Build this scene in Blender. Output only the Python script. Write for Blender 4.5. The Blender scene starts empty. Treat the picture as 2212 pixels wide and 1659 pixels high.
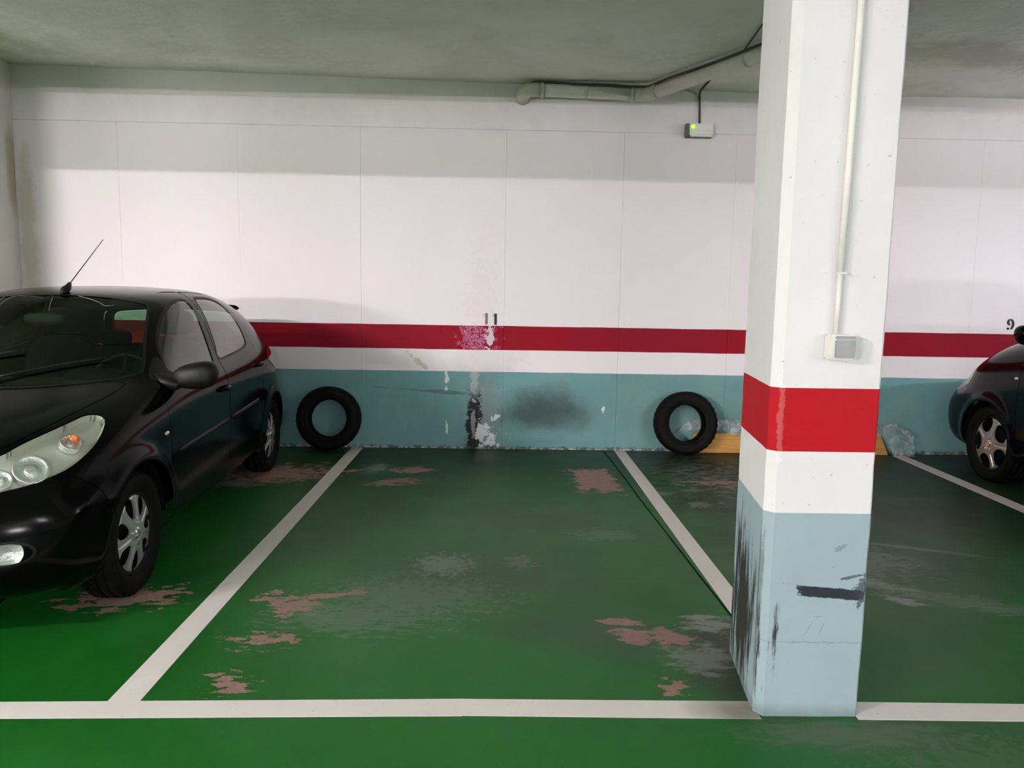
import bpy, bmesh, math, random
import numpy as np
from mathutils import Vector, Matrix, noise
from mathutils.bvhtree import BVHTree

random.seed(7)
SC = bpy.context.scene
COL = SC.collection
PI = math.pi

# ------------------------------------------------------------------ camera
F_PX, IMG_W, IMG_H = 1661.0, 2212.0, 1659.0
PITCH, ROLL, YAW, CAM_H = 0.11916, 0.01709, 0.02164, 1.48
WALL_Y = 7.167
cp, sp, cy_, sy_ = math.cos(PITCH), math.sin(PITCH), math.cos(YAW), math.sin(YAW)
fwd = Vector((sy_ * cp, cy_ * cp, -sp))
right0 = Vector((cy_, -sy_, 0))
down0 = fwd.cross(right0)
cr, sr = math.cos(ROLL), math.sin(ROLL)
right = right0 * cr - down0 * sr
down = down0 * cr + right0 * sr
cam_d = bpy.data.cameras.new('camera')
cam_d.sensor_width = 36.0
cam_d.lens = F_PX / IMG_W * 36.0
cam_d.clip_start = 0.05
cam = bpy.data.objects.new('camera', cam_d)
COL.objects.link(cam)
cam.matrix_world = Matrix(((right.x, -down.x, -fwd.x, 0), (right.y, -down.y, -fwd.y, 0),
                           (right.z, -down.z, -fwd.z, CAM_H), (0, 0, 0, 1)))
SC.camera = cam

# ------------------------------------------------------------------ exposure and world
SC.view_settings.view_transform = 'Standard'
SC.view_settings.look = 'None'
SC.view_settings.gamma = 1.0
SC.view_settings.use_curve_mapping = False
SC.view_settings.exposure = 0.12
world = bpy.data.worlds.new('world')
SC.world = world
world.use_nodes = True
world.node_tree.nodes['Background'].inputs[0].default_value = (0.6, 0.65, 0.6, 1)
world.node_tree.nodes['Background'].inputs[1].default_value = 0.0

# aisle tubes, then two added between the bays to light the ceiling: (x, y, z, length, watts)
LAMPS = [(-6.0, -2.0, 3.10, 1.5, 1950), (6.8, -2.0, 3.10, 1.5, 380), (-6.0, 3.5, 2.50, 1.5, 260), (7.2, 3.8, 2.50, 1.5, 400)]
# unseen tubes added on the opposite wall to lift the upper wall: (x, z, length, strength)
WALL_FILLS = [(-6.5, 2.0, 1.5, 1650), (0.8, 2.0, 1.5, 330), (7.0, 2.0, 1.5, 650)]
LAMP_WARM, LAMP_COOL = (1.0, 0.905, 0.93), (0.975, 0.905, 1.0)

# ------------------------------------------------------------------ node helper
class G:
    def __init__(s, name, rough=0.6, spec=0.5, metal=0.0, coat=0.0):
        s.m = bpy.data.materials.new(name)
        s.m.use_nodes = True
        s.t = s.m.node_tree
        s.b = s.t.nodes['Principled BSDF']
        s.out = s.t.nodes['Material Output']
        s.b.inputs['Roughness'].default_value = rough
        s.b.inputs['Specular IOR Level'].default_value = spec
        s.b.inputs['Metallic'].default_value = metal
        s.b.inputs['Coat Weight'].default_value = coat
    def n(s, kind, **kw):
        nd = s.t.nodes.new(kind)
        for k, v in kw.items():
            setattr(nd, k, v)
        return nd
    def put(s, sock, v):
        if isinstance(v, bpy.types.NodeSocket):
            s.t.links.new(v, sock)
        elif isinstance(v, (tuple, list)) and len(v) == 3 and len(sock.default_value) == 4:
            sock.default_value = (*v, 1)
        else:
            sock.default_value = v
    def math(s, op, a, b=0.0, c=0.0, clamp=False):
        nd = s.n('ShaderNodeMath', operation=op, use_clamp=clamp)
        s.put(nd.inputs[0], a); s.put(nd.inputs[1], b); s.put(nd.inputs[2], c)
        return nd.outputs[0]
    def pos(s):
        if not hasattr(s, '_p'):
            s._p = s.n('ShaderNodeNewGeometry').outputs['Position']
        return s._p
    def obj(s):
        if not hasattr(s, '_o'):
            s._o = s.n('ShaderNodeTexCoord').outputs['Object']
        return s._o
    def sep(s, v=None):
        nd = s.n('ShaderNodeSeparateXYZ'); s.put(nd.inputs[0], s.pos() if v is None else v)
        return nd.outputs
    def noise(s, scale, detail=4, rough=0.55, vec=None, stretch=None, dist=0.0):
        vec = s.pos() if vec is None else vec
        if stretch:
            mp = s.n('ShaderNodeMapping'); s.put(mp.inputs['Vector'], vec); mp.inputs['Scale'].default_value = stretch
            vec = mp.outputs[0]
        nd = s.n('ShaderNodeTexNoise'); s.put(nd.inputs['Vector'], vec)
        nd.inputs['Scale'].default_value = scale; nd.inputs['Detail'].default_value = detail
        nd.inputs['Roughness'].default_value = rough; nd.inputs['Distortion'].default_value = dist
        return nd.outputs['Fac']
    def ramp(s, v, a, b, lo=0.0, hi=1.0):
        nd = s.n('ShaderNodeMapRange', interpolation_type='SMOOTHSTEP')
        s.put(nd.inputs[0], v)
        for i, x in zip((1, 2, 3, 4), (a, b, lo, hi)):
            nd.inputs[i].default_value = x
        return nd.outputs[0]
    def punch(s, v, k):
        return s.math('ADD', s.math('MULTIPLY', s.math('SUBTRACT', v, 0.5), k), 0.5)
    def mix(s, f, a, b):
        nd = s.n('ShaderNodeMix', data_type='RGBA')
        s.put(nd.inputs[0], f); s.put(nd.inputs[6], a); s.put(nd.inputs[7], b)
        return nd.outputs[2]
    def blob(s, c, r, ang=0.0, noise=None, amt=0.5, soft=0.15, plane='xy', box=False):
        """1 inside a ragged ellipse at c with radii r on the given world plane, 0 outside"""
        mp = s.n('ShaderNodeMapping', vector_type='TEXTURE'); s.put(mp.inputs['Vector'], s.pos())
        if plane == 'xy':
            mp.inputs['Location'].default_value = (c[0], c[1], 0)
            mp.inputs['Rotation'].default_value = (0, 0, ang)
            mp.inputs['Scale'].default_value = (r[0], r[1], 1e4)
        elif plane == 'xz':
            mp.inputs['Location'].default_value = (c[0], 0, c[1])
            mp.inputs['Rotation'].default_value = (0, ang, 0)
            mp.inputs['Scale'].default_value = (r[0], 1e4, r[1])
        else:
            mp.inputs['Location'].default_value = (0, c[0], c[1])
            mp.inputs['Rotation'].default_value = (ang, 0, 0)
            mp.inputs['Scale'].default_value = (1e4, r[0], r[1])
        ln = s.n('ShaderNodeVectorMath', operation='LENGTH'); s.put(ln.inputs[0], mp.outputs[0])
        v = s.math('SUBTRACT', 1.0, ln.outputs['Value'])
        if box:
            q = s.sep(mp.outputs[0]); k = {'xy': (0, 1), 'xz': (0, 2), 'yz': (1, 2)}[plane]
            v = s.math('SUBTRACT', 1.0, s.math('MAXIMUM', s.math('ABSOLUTE', q[k[0]]), s.math('ABSOLUTE', q[k[1]])))
        if noise is not None:
            v = s.math('ADD', v, s.math('MULTIPLY', s.math('SUBTRACT', noise, 0.5), amt * 2))
        return s.ramp(v, 0.0, soft)
    def maxof(s, vs):
        r = vs[0]
        for v in vs[1:]:
            r = s.math('MAXIMUM', r, v)
        return r
    def color(s, v): s.put(s.b.inputs['Base Color'], v)
    def rough(s, v): s.put(s.b.inputs['Roughness'], v)
    def bump(s, h, strength=0.3, dist=0.01):
        nd = s.n('ShaderNodeBump'); s.put(nd.inputs['Height'], h)
        nd.inputs['Strength'].default_value = strength; nd.inputs['Distance'].default_value = dist
        s.t.links.new(nd.outputs[0], s.b.inputs['Normal'])

def simple(name, col, rough=0.6, metal=0.0, spec=0.5, coat=0.0, vary=0.08, nscale=30, bump=0.0):
    g = G(name, rough, spec, metal, coat)
    n = g.noise(nscale, 3, vec=g.obj())
    g.color(g.mix(n, tuple(c * (1 - vary) for c in col), tuple(min(1, c * (1 + vary)) for c in col)))
    if bump:
        g.bump(n, bump, 0.004)
    return g.m

WHITE = (0.83, 0.795, 0.81)
TEAL = (0.15, 0.315, 0.335)
RED = (0.27, 0.005, 0.014)

def mat_wall():
    g = G('painted_wall', 0.75, 0.15)
    x, y, z = g.sep()
    fine = g.noise(9, 5); big = g.noise(1.1, 4); mid = g.punch(g.noise(4, 8, 0.65), 1.5)
    w = g.mix(g.ramp(big, 0.3, 0.7), (0.82, 0.775, 0.80), WHITE)
    # grime high up and at the left corner
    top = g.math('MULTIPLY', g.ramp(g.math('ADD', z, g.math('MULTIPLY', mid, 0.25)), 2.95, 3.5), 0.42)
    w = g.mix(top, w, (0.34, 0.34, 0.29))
    st = g.math('MULTIPLY', g.blob((-4.25, 1.9), (0.10, 1.1), 0, mid, 0.5, 0.7, 'xz'), 0.5)
    w = g.mix(st, w, (0.42, 0.36, 0.24))
    wob = g.math('MULTIPLY', g.math('SUBTRACT', g.noise(2.5, 5), 0.5), 0.012)
    zz = g.math('ADD', z, wob)
    redm = g.math('MULTIPLY', g.ramp(zz, 0.937, 0.941), g.ramp(zz, 1.166, 1.162))
    tealm = g.ramp(zz, 0.736, 0.732)
    pn = g.punch(g.noise(17, 9, 0.72), 4.0); pn2 = g.noise(60, 4)
    red = g.mix(g.ramp(big, 0.3, 0.7), RED, (0.23, 0.008, 0.022))
    smear = g.blob((-0.17, 1.05), (0.17, 0.16), 0, pn, 0.9, 0.35, 'xz')
    red = g.mix(g.math('MULTIPLY', smear, 0.8), red, g.mix(g.ramp(pn2, 0.42, 0.58), (0.36, 0.03, 0.12), (0.55, 0.26, 0.38)))
    peel = g.blob((-0.065, 1.07), (0.035, 0.16), 0.1, pn, 0.8, 0.1, 'xz')
    red = g.mix(g.math('MULTIPLY', peel, 0.9), red, (0.68, 0.58, 0.64))
    teal = g.mix(g.ramp(mid, 0.3, 0.75), TEAL, (0.18, 0.34, 0.34))
    # soot right of the joint, grey scuffs
    soot = g.blob((0.48, 0.37), (0.62, 0.33), 0, mid, 0.35, 0.9, 'xz')
    teal = g.mix(g.math('MULTIPLY', soot, 0.9), teal, (0.035, 0.055, 0.055))
    haze = g.blob((2.0, 0.5), (2.2, 0.7), 0, big, 0.5, 0.8, 'xz')
    teal = g.mix(g.math('MULTIPLY', haze, 0.35), teal, (0.12, 0.19, 0.16))
    spall = g.blob((-0.12, 0.30), (0.19, 0.50), 0, pn, 0.45, 0.5, 'xz')
    teal = g.mix(g.math('MULTIPLY', spall, 0.75), teal, (0.22, 0.24, 0.24))
    drk = g.blob((-0.20, 0.18), (0.085, 0.44), 0, pn, 0.32, 0.3, 'xz')
    teal = g.mix(g.math('MULTIPLY', drk, 0.95), teal, (0.012, 0.012, 0.013))
    core = g.blob((-0.205, 0.23), (0.028, 0.16), 0, pn, 0.3, 0.3, 'xz')
    teal = g.mix(g.math('MULTIPLY', core, 0.8), teal, (0.35, 0.31, 0.33))
    ups = g.blob((-0.20, 0.72), (0.04, 0.24), 0, pn, 0.6, 0.3, 'xz')
    teal = g.mix(g.math('MULTIPLY', ups, 0.7), teal, (0.50, 0.50, 0.52))
    chips = g.maxof([g.blob((-0.10, 0.15), (0.085, 0.075), 0.4, pn, 1.0, 0.05, 'xz'),
                     g.blob((-0.06, 0.045), (0.06, 0.04), 0, pn, 1.0, 0.05, 'xz'),
                     g.blob((0.0, 0.30), (0.03, 0.05), 0.6, pn, 0.7, 0.05, 'xz'),
                     g.blob((-0.46, 0.66), (0.015, 0.09), 0, pn, 0.9, 0.05, 'xz'),
                     g.blob((-0.455, 0.2), (0.012, 0.05), 0, pn, 0.6, 0.05, 'xz'),
                     g.blob((1.02, 0.38), (0.012, 0.03), 0, pn, 0.9, 0.05, 'xz')])
    teal = g.mix(chips, teal, (0.72, 0.74, 0.76))
    arc = g.math('MULTIPLY', g.blob((-0.62, 0.545), (0.42, 0.018), 0.06, mid, 1.4, 0.5, 'xz'), 0.5)
    teal = g.mix(arc, teal, (0.03, 0.06, 0.06))
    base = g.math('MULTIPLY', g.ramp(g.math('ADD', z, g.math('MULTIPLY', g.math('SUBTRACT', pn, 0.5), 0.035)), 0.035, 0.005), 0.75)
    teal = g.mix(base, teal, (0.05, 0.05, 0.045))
    low = g.math('MULTIPLY', g.ramp(g.math('ADD', z, g.math('MULTIPLY', g.math('SUBTRACT', g.noise(14, 5), 0.5), 0.02)), 0.018, 0.010), g.ramp(pn, 0.5, 0.56))
    teal = g.mix(low, teal, (0.42, 0.40, 0.36))
    # scuff on the white band and faded smudge above the joint
    scf = g.math('MULTIPLY', g.blob((-0.70, 0.80), (0.13, 0.03), 0.75, pn, 0.6, 0.3, 'xz'), 0.55)
    w = g.mix(scf, w, (0.40, 0.38, 0.33))
    gr = g.math('MULTIPLY', g.blob((-0.1, 0.82), (0.5, 0.25), 0, mid, 0.9, 0.9, 'xz'), 0.3)
    w = g.mix(gr, w, (0.50, 0.52, 0.52))
    pk = g.math('MULTIPLY', g.blob((-0.15, 1.35), (0.16, 0.55), 0, pn, 0.9, 0.6, 'xz'), 0.25)
    w = g.mix(pk, w, (0.80, 0.66, 0.72))
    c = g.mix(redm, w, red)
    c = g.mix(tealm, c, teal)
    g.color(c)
    hgt = g.math('ADD', g.math('MULTIPLY', fine, 0.5), g.math('ADD', g.math('MULTIPLY', pn2, 0.12),
          g.math('MULTIPLY', g.math('ADD', spall, g.math('ADD', drk, g.math('MULTIPLY', peel, 0.6))), -0.5)))
    g.bump(hgt, 0.35, 0.012)
    return g.m

def mat_plain_wall():
    g = G('painted_wall_plain', 0.75, 0.3)
    x, y, z = g.sep()
    big = g.noise(1.1, 4)
    w = g.mix(big, (0.66, 0.66, 0.60), (0.74, 0.73, 0.70))
    st = g.math('MULTIPLY', g.blob((7.12, 2.5), (0.12, 0.5), 0, g.noise(4, 5), 0.5, 0.7, 'yz'), 0.6)
    w = g.mix(st, w, (0.33, 0.27, 0.16))
    c = g.mix(g.math('MULTIPLY', g.ramp(z, 0.937, 0.941), g.ramp(z, 1.166, 1.162)), w, RED)
    c = g.mix(g.ramp(z, 0.736, 0.732), c, TEAL)
    g.color(c); g.bump(g.noise(9, 5), 0.3, 0.01)
    return g.m

def mat_ceiling():
    g = G('stained_plaster', 0.85, 0.2)
    b = g.noise(0.8, 5, 0.6, dist=0.6); m = g.punch(g.noise(3.2, 7, 0.65), 1.7)
    c = g.mix(g.ramp(b, 0.35, 0.65), (0.66, 0.665, 0.58), (0.80, 0.80, 0.73))
    c = g.mix(g.math('MULTIPLY', g.ramp(m, 0.5, 0.72), 0.6), c, (0.78, 0.78, 0.75))
    c = g.mix(g.math('MULTIPLY', g.blob((3.6, 5.9), (1.3, 0.5), 0.25, m, 0.8, 0.8), 0.6), c, (0.42, 0.43, 0.35))
    c = g.mix(g.math('MULTIPLY', g.blob((3.6, 6.5), (1.6, 0.3), 0.1, m, 0.8, 0.8), 0.5), c, (0.76, 0.74, 0.72))
    c = g.mix(g.math('MULTIPLY', g.blob((3.5, 5.5), (0.8, 0.2), 0.2, m, 0.8, 0.8), 0.5), c, (0.78, 0.78, 0.78))
    c = g.mix(g.math('MULTIPLY', g.blob((1.0, 5.9), (0.6, 0.35), 0.0, m, 0.9, 0.8), 0.5), c, (0.80, 0.80, 0.78))
    c = g.mix(g.math('MULTIPLY', g.blob((-5.2, 6.0), (2.2, 2.6), 0, m, 0.6, 0.9), 0.75), c, (0.42, 0.46, 0.22))
    g.color(c)
    g.bump(g.noise(7, 6), 0.5, 0.02)
    return g.m

def mat_floor():
    g = G('green_floor_paint', 0.4, 0.25)
    big = g.noise(0.55, 4, 0.55, dist=0.5); mid = g.noise(2.4, 6, 0.6); fine = g.noise(22, 6, 0.65)
    rag = g.punch(g.noise(10, 9, 0.68, stretch=(1.0, 1.9, 1)), 4.2); str_ = g.punch(g.noise(9, 9, 0.75, stretch=(1.0, 2.8, 1)), 1.7); fine = g.punch(fine, 1.6); speck = g.noise(75, 3)
    c = g.mix(g.ramp(big, 0.3, 0.7), (0.0030, 0.090, 0.006), (0.012, 0.125, 0.018))
    # trodden greyish film in the middle of the bay and beside the pillar
    film = g.maxof([g.math('MULTIPLY', g.blob((-0.1, 3.9), (1.1, 0.75), 0.25, mid, 0.6, 0.9), 0.75),
                    g.math('MULTIPLY', g.blob((0.5, 3.2), (0.7, 0.35), -0.3, mid, 0.6, 0.9), 0.65),
                    g.math('MULTIPLY', g.blob((0.3, 4.9), (1.1, 0.8), 0.0, mid, 0.6, 0.9), 0.6),
                    g.math('MULTIPLY', g.blob((2.0, 4.0), (1.3, 0.8), 0.1, mid, 0.6, 0.9), 0.75),
                    g.math('MULTIPLY', g.blob((1.5, 2.4), (0.7, 0.3), 0.1, mid, 0.8, 0.9), 0.4)])
    c = g.mix(film, c, (0.030, 0.072, 0.034))
    back = g.math('MULTIPLY', g.ramp(g.math('ADD', g.sep()[1], g.math('MULTIPLY', mid, 0.8)), 5.2, 7.3), 0.8)  # shade toward the back wall, put into the floor colour
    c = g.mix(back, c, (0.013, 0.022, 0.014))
    side = g.math('MULTIPLY', g.math('MULTIPLY', g.ramp(g.math('ADD', g.sep()[0], mid), 1.6, 2.2), g.ramp(g.sep()[1], 3.6, 5.0)), 0.75)  # pillar's shadow on the right-hand floor, painted into the colour
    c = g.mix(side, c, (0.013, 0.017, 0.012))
    pillar_shade = g.math('MULTIPLY', g.blob((1.0, 2.95), (0.30, 0.55), -0.1, mid, 0.5, 0.6), 0.8)  # dark patch round the pillar foot, its cast shade painted in
    c = g.mix(pillar_shade, c, (0.035, 0.032, 0.026))
    foot = g.math('MULTIPLY', g.blob((1.22, 2.44), (0.50, 0.13), 0.0, str_, 0.7, 0.9), 0.7)
    c = g.mix(foot, c, (0.10, 0.12, 0.085))
    # pale scuffs
    def sc(cx, cy, rx, ry, ang=0.0, amt=1.0, k=0.5, nn=None):
        return g.math('MULTIPLY', g.blob((cx, cy), (rx, ry), ang, nn or fine, amt, 0.6), k)
    scuff = g.maxof([sc(-0.27, 4.05, 0.20, 0.20, 0, 1.1, 0.45), sc(0.15, 4.1, 0.10, 0.14, 0, 1.0, 0.3),
                     sc(0.98, 3.32, 0.13, 0.12, 0.1, 1.6, 0.9, str_), sc(0.86, 2.98, 0.17, 0.16, 0.1, 1.3, 0.55, str_),
                     sc(1.46, 5.3, 0.11, 0.10, 0, 0.9, 0.5), sc(1.5, 5.7, 0.10, 0.06, 0, 0.9, 0.5),
                     sc(1.25, 5.6, 0.12, 0.06, 0, 1.2, 0.5), sc(0.68, 4.6, 0.25, 0.15, 0, 1.2, 0.25, str_),
                     sc(2.02, 3.6, 0.13, 0.06, -0.6, 0.8, 1.0, str_), sc(2.0, 4.2, 0.5, 0.30, -0.3, 1.3, 0.4, str_),
                     sc(2.3, 3.6, 0.5, 0.12, -0.4, 1.4, 0.35, str_), sc(1.9, 3.9, 0.50, 0.10, -0.7, 1.0, 0.7, str_), sc(1.75, 4.25, 0.35, 0.15, -0.6, 1.1, 0.5, str_), sc(2.5, 4.4, 0.5, 0.04, -0.4, 0.9, 0.4, str_),
                     sc(-0.4, 3.6, 0.5, 0.3, 0, 1.2, 0.22), sc(1.6, 2.25, 0.5, 0.2, 0.2, 1.2, 0.12),
                     sc(1.75, 6.1, 0.35, 0.45, 0, 1.6, 0.35, rag), sc(-1.0, 6.3, 0.12, 0.2, 0, 1.5, 0.6, str_),
                     sc(-1.95, 5.75, 0.3, 0.12, 0, 1.6, 0.6, str_), sc(-0.65, 3.35, 0.4, 0.2, 0, 1.7, 0.3, str_)])
    c = g.mix(scuff, c, (0.22, 0.24, 0.22))
    # bare primer where the paint has lifted
    def b(cx, cy, rx, ry, ang=0.0, amt=0.55, nn=None, box=False):
        return g.blob((cx, cy), (rx, ry), ang, nn or rag, amt * 0.95, 0.10, box=box)
    bare = g.maxof([b(-1.75, 3.55, 0.21, 0.12, 0.25, 0.9), b(-1.60, 3.62, 0.12, 0.03, 0.1, 0.5),
                    b(-1.72, 6.08, 0.40, 0.26, 0.15, 0.8), b(-1.3, 6.2, 0.2, 0.05, 0.0, 1.2),
                    b(-0.68, 6.26, 0.17, 0.10, 0.1, 0.7), b(-0.77, 5.85, 0.19, 0.10, 0.35, 0.8),
                    b(0.80, 6.0, 0.165, 0.36, 0.03, 0.35, box=True),
                    b(-0.95, 3.50, 0.10, 0.10, 0.5, 1.0), b(-0.80, 3.60, 0.17, 0.03, 0.35, 1.0), b(-1.06, 3.58, 0.05, 0.06, 0.5, 1.1),
                    b(-0.97, 3.13, 0.10, 0.05, 0.0, 1.3), b(-0.99, 2.76, 0.06, 0.06, 0.4, 1.3),
                    b(0.62, 3.18, 0.085, 0.09, 0.2, 0.5), b(0.58, 3.33, 0.10, 0.04, -0.1, 0.6),
                    b(0.77, 3.18, 0.085, 0.08, -0.2, 0.55), b(0.68, 2.75, 0.045, 0.05, 0, 1.3),
                    b(1.78, 5.95, 0.17, 0.10, 0.0, 1.2)])
    c = g.mix(bare, c, g.mix(fine, (0.22, 0.13, 0.11), (0.33, 0.21, 0.185)))
    c = g.mix(g.math('MULTIPLY', g.ramp(speck, 0.70, 0.76), 0.35), c, (0.25, 0.28, 0.22))
    c = g.mix(g.math('MULTIPLY', g.ramp(g.noise(38, 3), 0.70, 0.76), 0.5), c, (0.008, 0.03, 0.012))
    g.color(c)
    g.rough(g.math('ADD', g.math('MULTIPLY', mid, 0.25), g.math('ADD', 0.30, g.math('MULTIPLY', bare, 0.3))))
    g.bump(g.math('ADD', g.math('MULTIPLY', fine, 0.4), g.math('MULTIPLY', bare, -0.5)), 0.25, 0.004)
    return g.m

def mat_line():
    g = G('line_paint', 0.6, 0.35)
    m = g.noise(3, 5); f = g.noise(24, 6, 0.65)
    c = g.mix(m, (0.74, 0.68, 0.67), (0.84, 0.78, 0.77))
    c = g.mix(g.math('MULTIPLY', g.ramp(f, 0.62, 0.74), 0.5), c, (0.42, 0.34, 0.30))
    c = g.mix(g.math('MULTIPLY', g.blob((0.93, 2.58), (0.3, 0.2), 0, m, 0.4, 0.9), 0.85), c, (0.17, 0.15, 0.11))
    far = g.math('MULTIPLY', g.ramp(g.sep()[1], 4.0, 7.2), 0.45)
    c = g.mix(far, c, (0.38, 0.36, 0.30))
    g.color(c); g.bump(f, 0.2, 0.003)
    return g.m

def mat_pillar(name, base, low=False):
    g = G(name, 0.65, 0.2)
    m = g.noise(3, 5); f = g.punch(g.noise(30, 6, 0.7), 1.5); v = g.punch(g.noise(30, 7, 0.7, stretch=(1, 1, 0.12)), 1.8); f2 = g.noise(42, 3)
    c = g.mix(m, tuple(k * 0.94 for k in base), tuple(min(1, k * 1.05) for k in base))
    c = g.mix(g.math('MULTIPLY', g.ramp(f2, 0.70, 0.75), 0.45), c, tuple(k * 0.35 for k in base))
    if low:
        rub = g.math('MULTIPLY', g.blob((2.86, 0.26), (0.27, 0.34), 0, v, 0.95, 0.45, 'yz'), g.ramp(g.sep()[0], 1.01, 1.0))
        c = g.mix(g.math('MULTIPLY', rub, 0.95), c, (0.02, 0.02, 0.015))
        edge = g.math('MULTIPLY', g.blob((2.592, 0.36), (0.022, 0.36), 0, v, 0.8, 0.5, 'yz'), g.math('MULTIPLY', g.ramp(g.sep()[0], 0.975, 0.96), g.ramp(g.sep()[1], 2.560, 2.572)))
        c = g.mix(g.math('MULTIPLY', edge, 0.5), c, (0.03, 0.03, 0.025))
        front = g.ramp(g.sep()[1], 2.562, 2.558)
        dash = g.blob((1.178, 0.456), (0.124, 0.020), 0.07, g.noise(45, 5, 0.7), 0.35, 0.15, 'xz', box=True)
        c = g.mix(g.math('MULTIPLY', g.math('MULTIPLY', dash, front), 0.97), c, (0.012, 0.016, 0.022))
        ex = g.blob((1.285, 0.46), (0.022, 0.055), 0.1, f, 1.2, 0.2, 'xz')
        c = g.mix(g.math('MULTIPLY', ex, 0.8), c, (0.03, 0.04, 0.05))
        sm = g.blob((1.25, 0.515), (0.045, 0.006), -0.2, f, 0.7, 0.3, 'xz')
        c = g.mix(g.math('MULTIPLY', sm, 0.8), c, (0.05, 0.06, 0.07))
        sw = g.blob((1.20, 0.62), (0.035, 0.014), -0.5, f, 0.9, 0.6, 'xz')
        c = g.mix(g.math('MULTIPLY', sw, 0.5), c, (0.12, 0.18, 0.19))
        crk = g.math('MULTIPLY', g.ramp(g.math('ABSOLUTE', g.math('ADD', g.math('SUBTRACT', g.sep()[2], 0.276), g.math('MULTIPLY', g.math('SUBTRACT', f, 0.5), 0.012))), 0.0022, 0.0008), g.ramp(m, 0.4, 0.5))
        c = g.mix(g.math('MULTIPLY', crk, 0.5), c, (0.08, 0.12, 0.12))
        for (x0, z0, rx, rz, a) in ((1.11, 0.33, 0.003, 0.05, 0.5), (1.155, 0.33, 0.003, 0.045, 0.35), (1.14, 0.37, 0.02, 0.003, 0)):
            c = g.mix(g.math('MULTIPLY', g.blob((x0, z0), (rx, rz), a, None, 0, 0.8, 'xz'), 0.4), c, (0.12, 0.18, 0.18))
        foot = g.math('MULTIPLY', g.ramp(g.math('ADD', g.sep()[2], g.math('MULTIPLY', g.math('SUBTRACT', m, 0.5), 0.12)), 0.07, 0.0), 0.6)
        c = g.mix(foot, c, (0.13, 0.17, 0.15))
    else:
        chip = g.math('MULTIPLY', g.blob((0.968, 1.06), (0.010, 0.16), 0, f, 0.9, 0.3, 'xz'), g.ramp(g.sep()[1], 2.58, 2.57))
        c = g.mix(g.math('MULTIPLY', chip, 0.3), c, tuple(min(1, k + 0.25) for k in base))
    g.color(c); g.bump(g.math('ADD', g.math('MULTIPLY', m, 0.6), g.math('MULTIPLY', f, 0.15)), 0.35, 0.012)
    return g.m

def mat_plastic_film():
    g = G('clear_plastic_film', 0.22, 0.5)
    g.color((0.62, 0.66, 0.68))
    tr = g.n('ShaderNodeBsdfTransparent')
    mx = g.n('ShaderNodeMixShader')
    f = g.ramp(g.noise(16, 5, 0.7), 0.35, 0.7, 0.10, 0.62)
    g.put(mx.inputs[0], f)
    g.t.links.new(tr.outputs[0], mx.inputs[1]); g.t.links.new(g.b.outputs[0], mx.inputs[2])
    g.t.links.new(mx.outputs[0], g.out.inputs[0])
    g.bump(g.noise(45, 4), 0.5, 0.01)
    return g.m

def mat_glass(name, tint=(0.42, 0.62, 0.47), spec_rough=0.02, f0=0.06, k=0.45):
    g = G(name)
    tr = g.n('ShaderNodeBsdfTransparent'); tr.inputs[0].default_value = (*tint, 1)
    gl = g.n('ShaderNodeBsdfGlossy'); gl.inputs[0].default_value = (1, 1, 1, 1); gl.inputs['Roughness'].default_value = spec_rough
    lw = g.n('ShaderNodeFresnel'); lw.inputs['IOR'].default_value = 1.5
    mx = g.n('ShaderNodeMixShader')
    g.put(mx.inputs[0], g.math('ADD', g.math('MULTIPLY', lw.outputs[0], k, clamp=True), f0 - 0.06, clamp=True))
    g.t.links.new(tr.outputs[0], mx.inputs[1]); g.t.links.new(gl.outputs[0], mx.inputs[2])
    g.t.links.new(mx.outputs[0], g.out.inputs[0])
    return g.m

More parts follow.
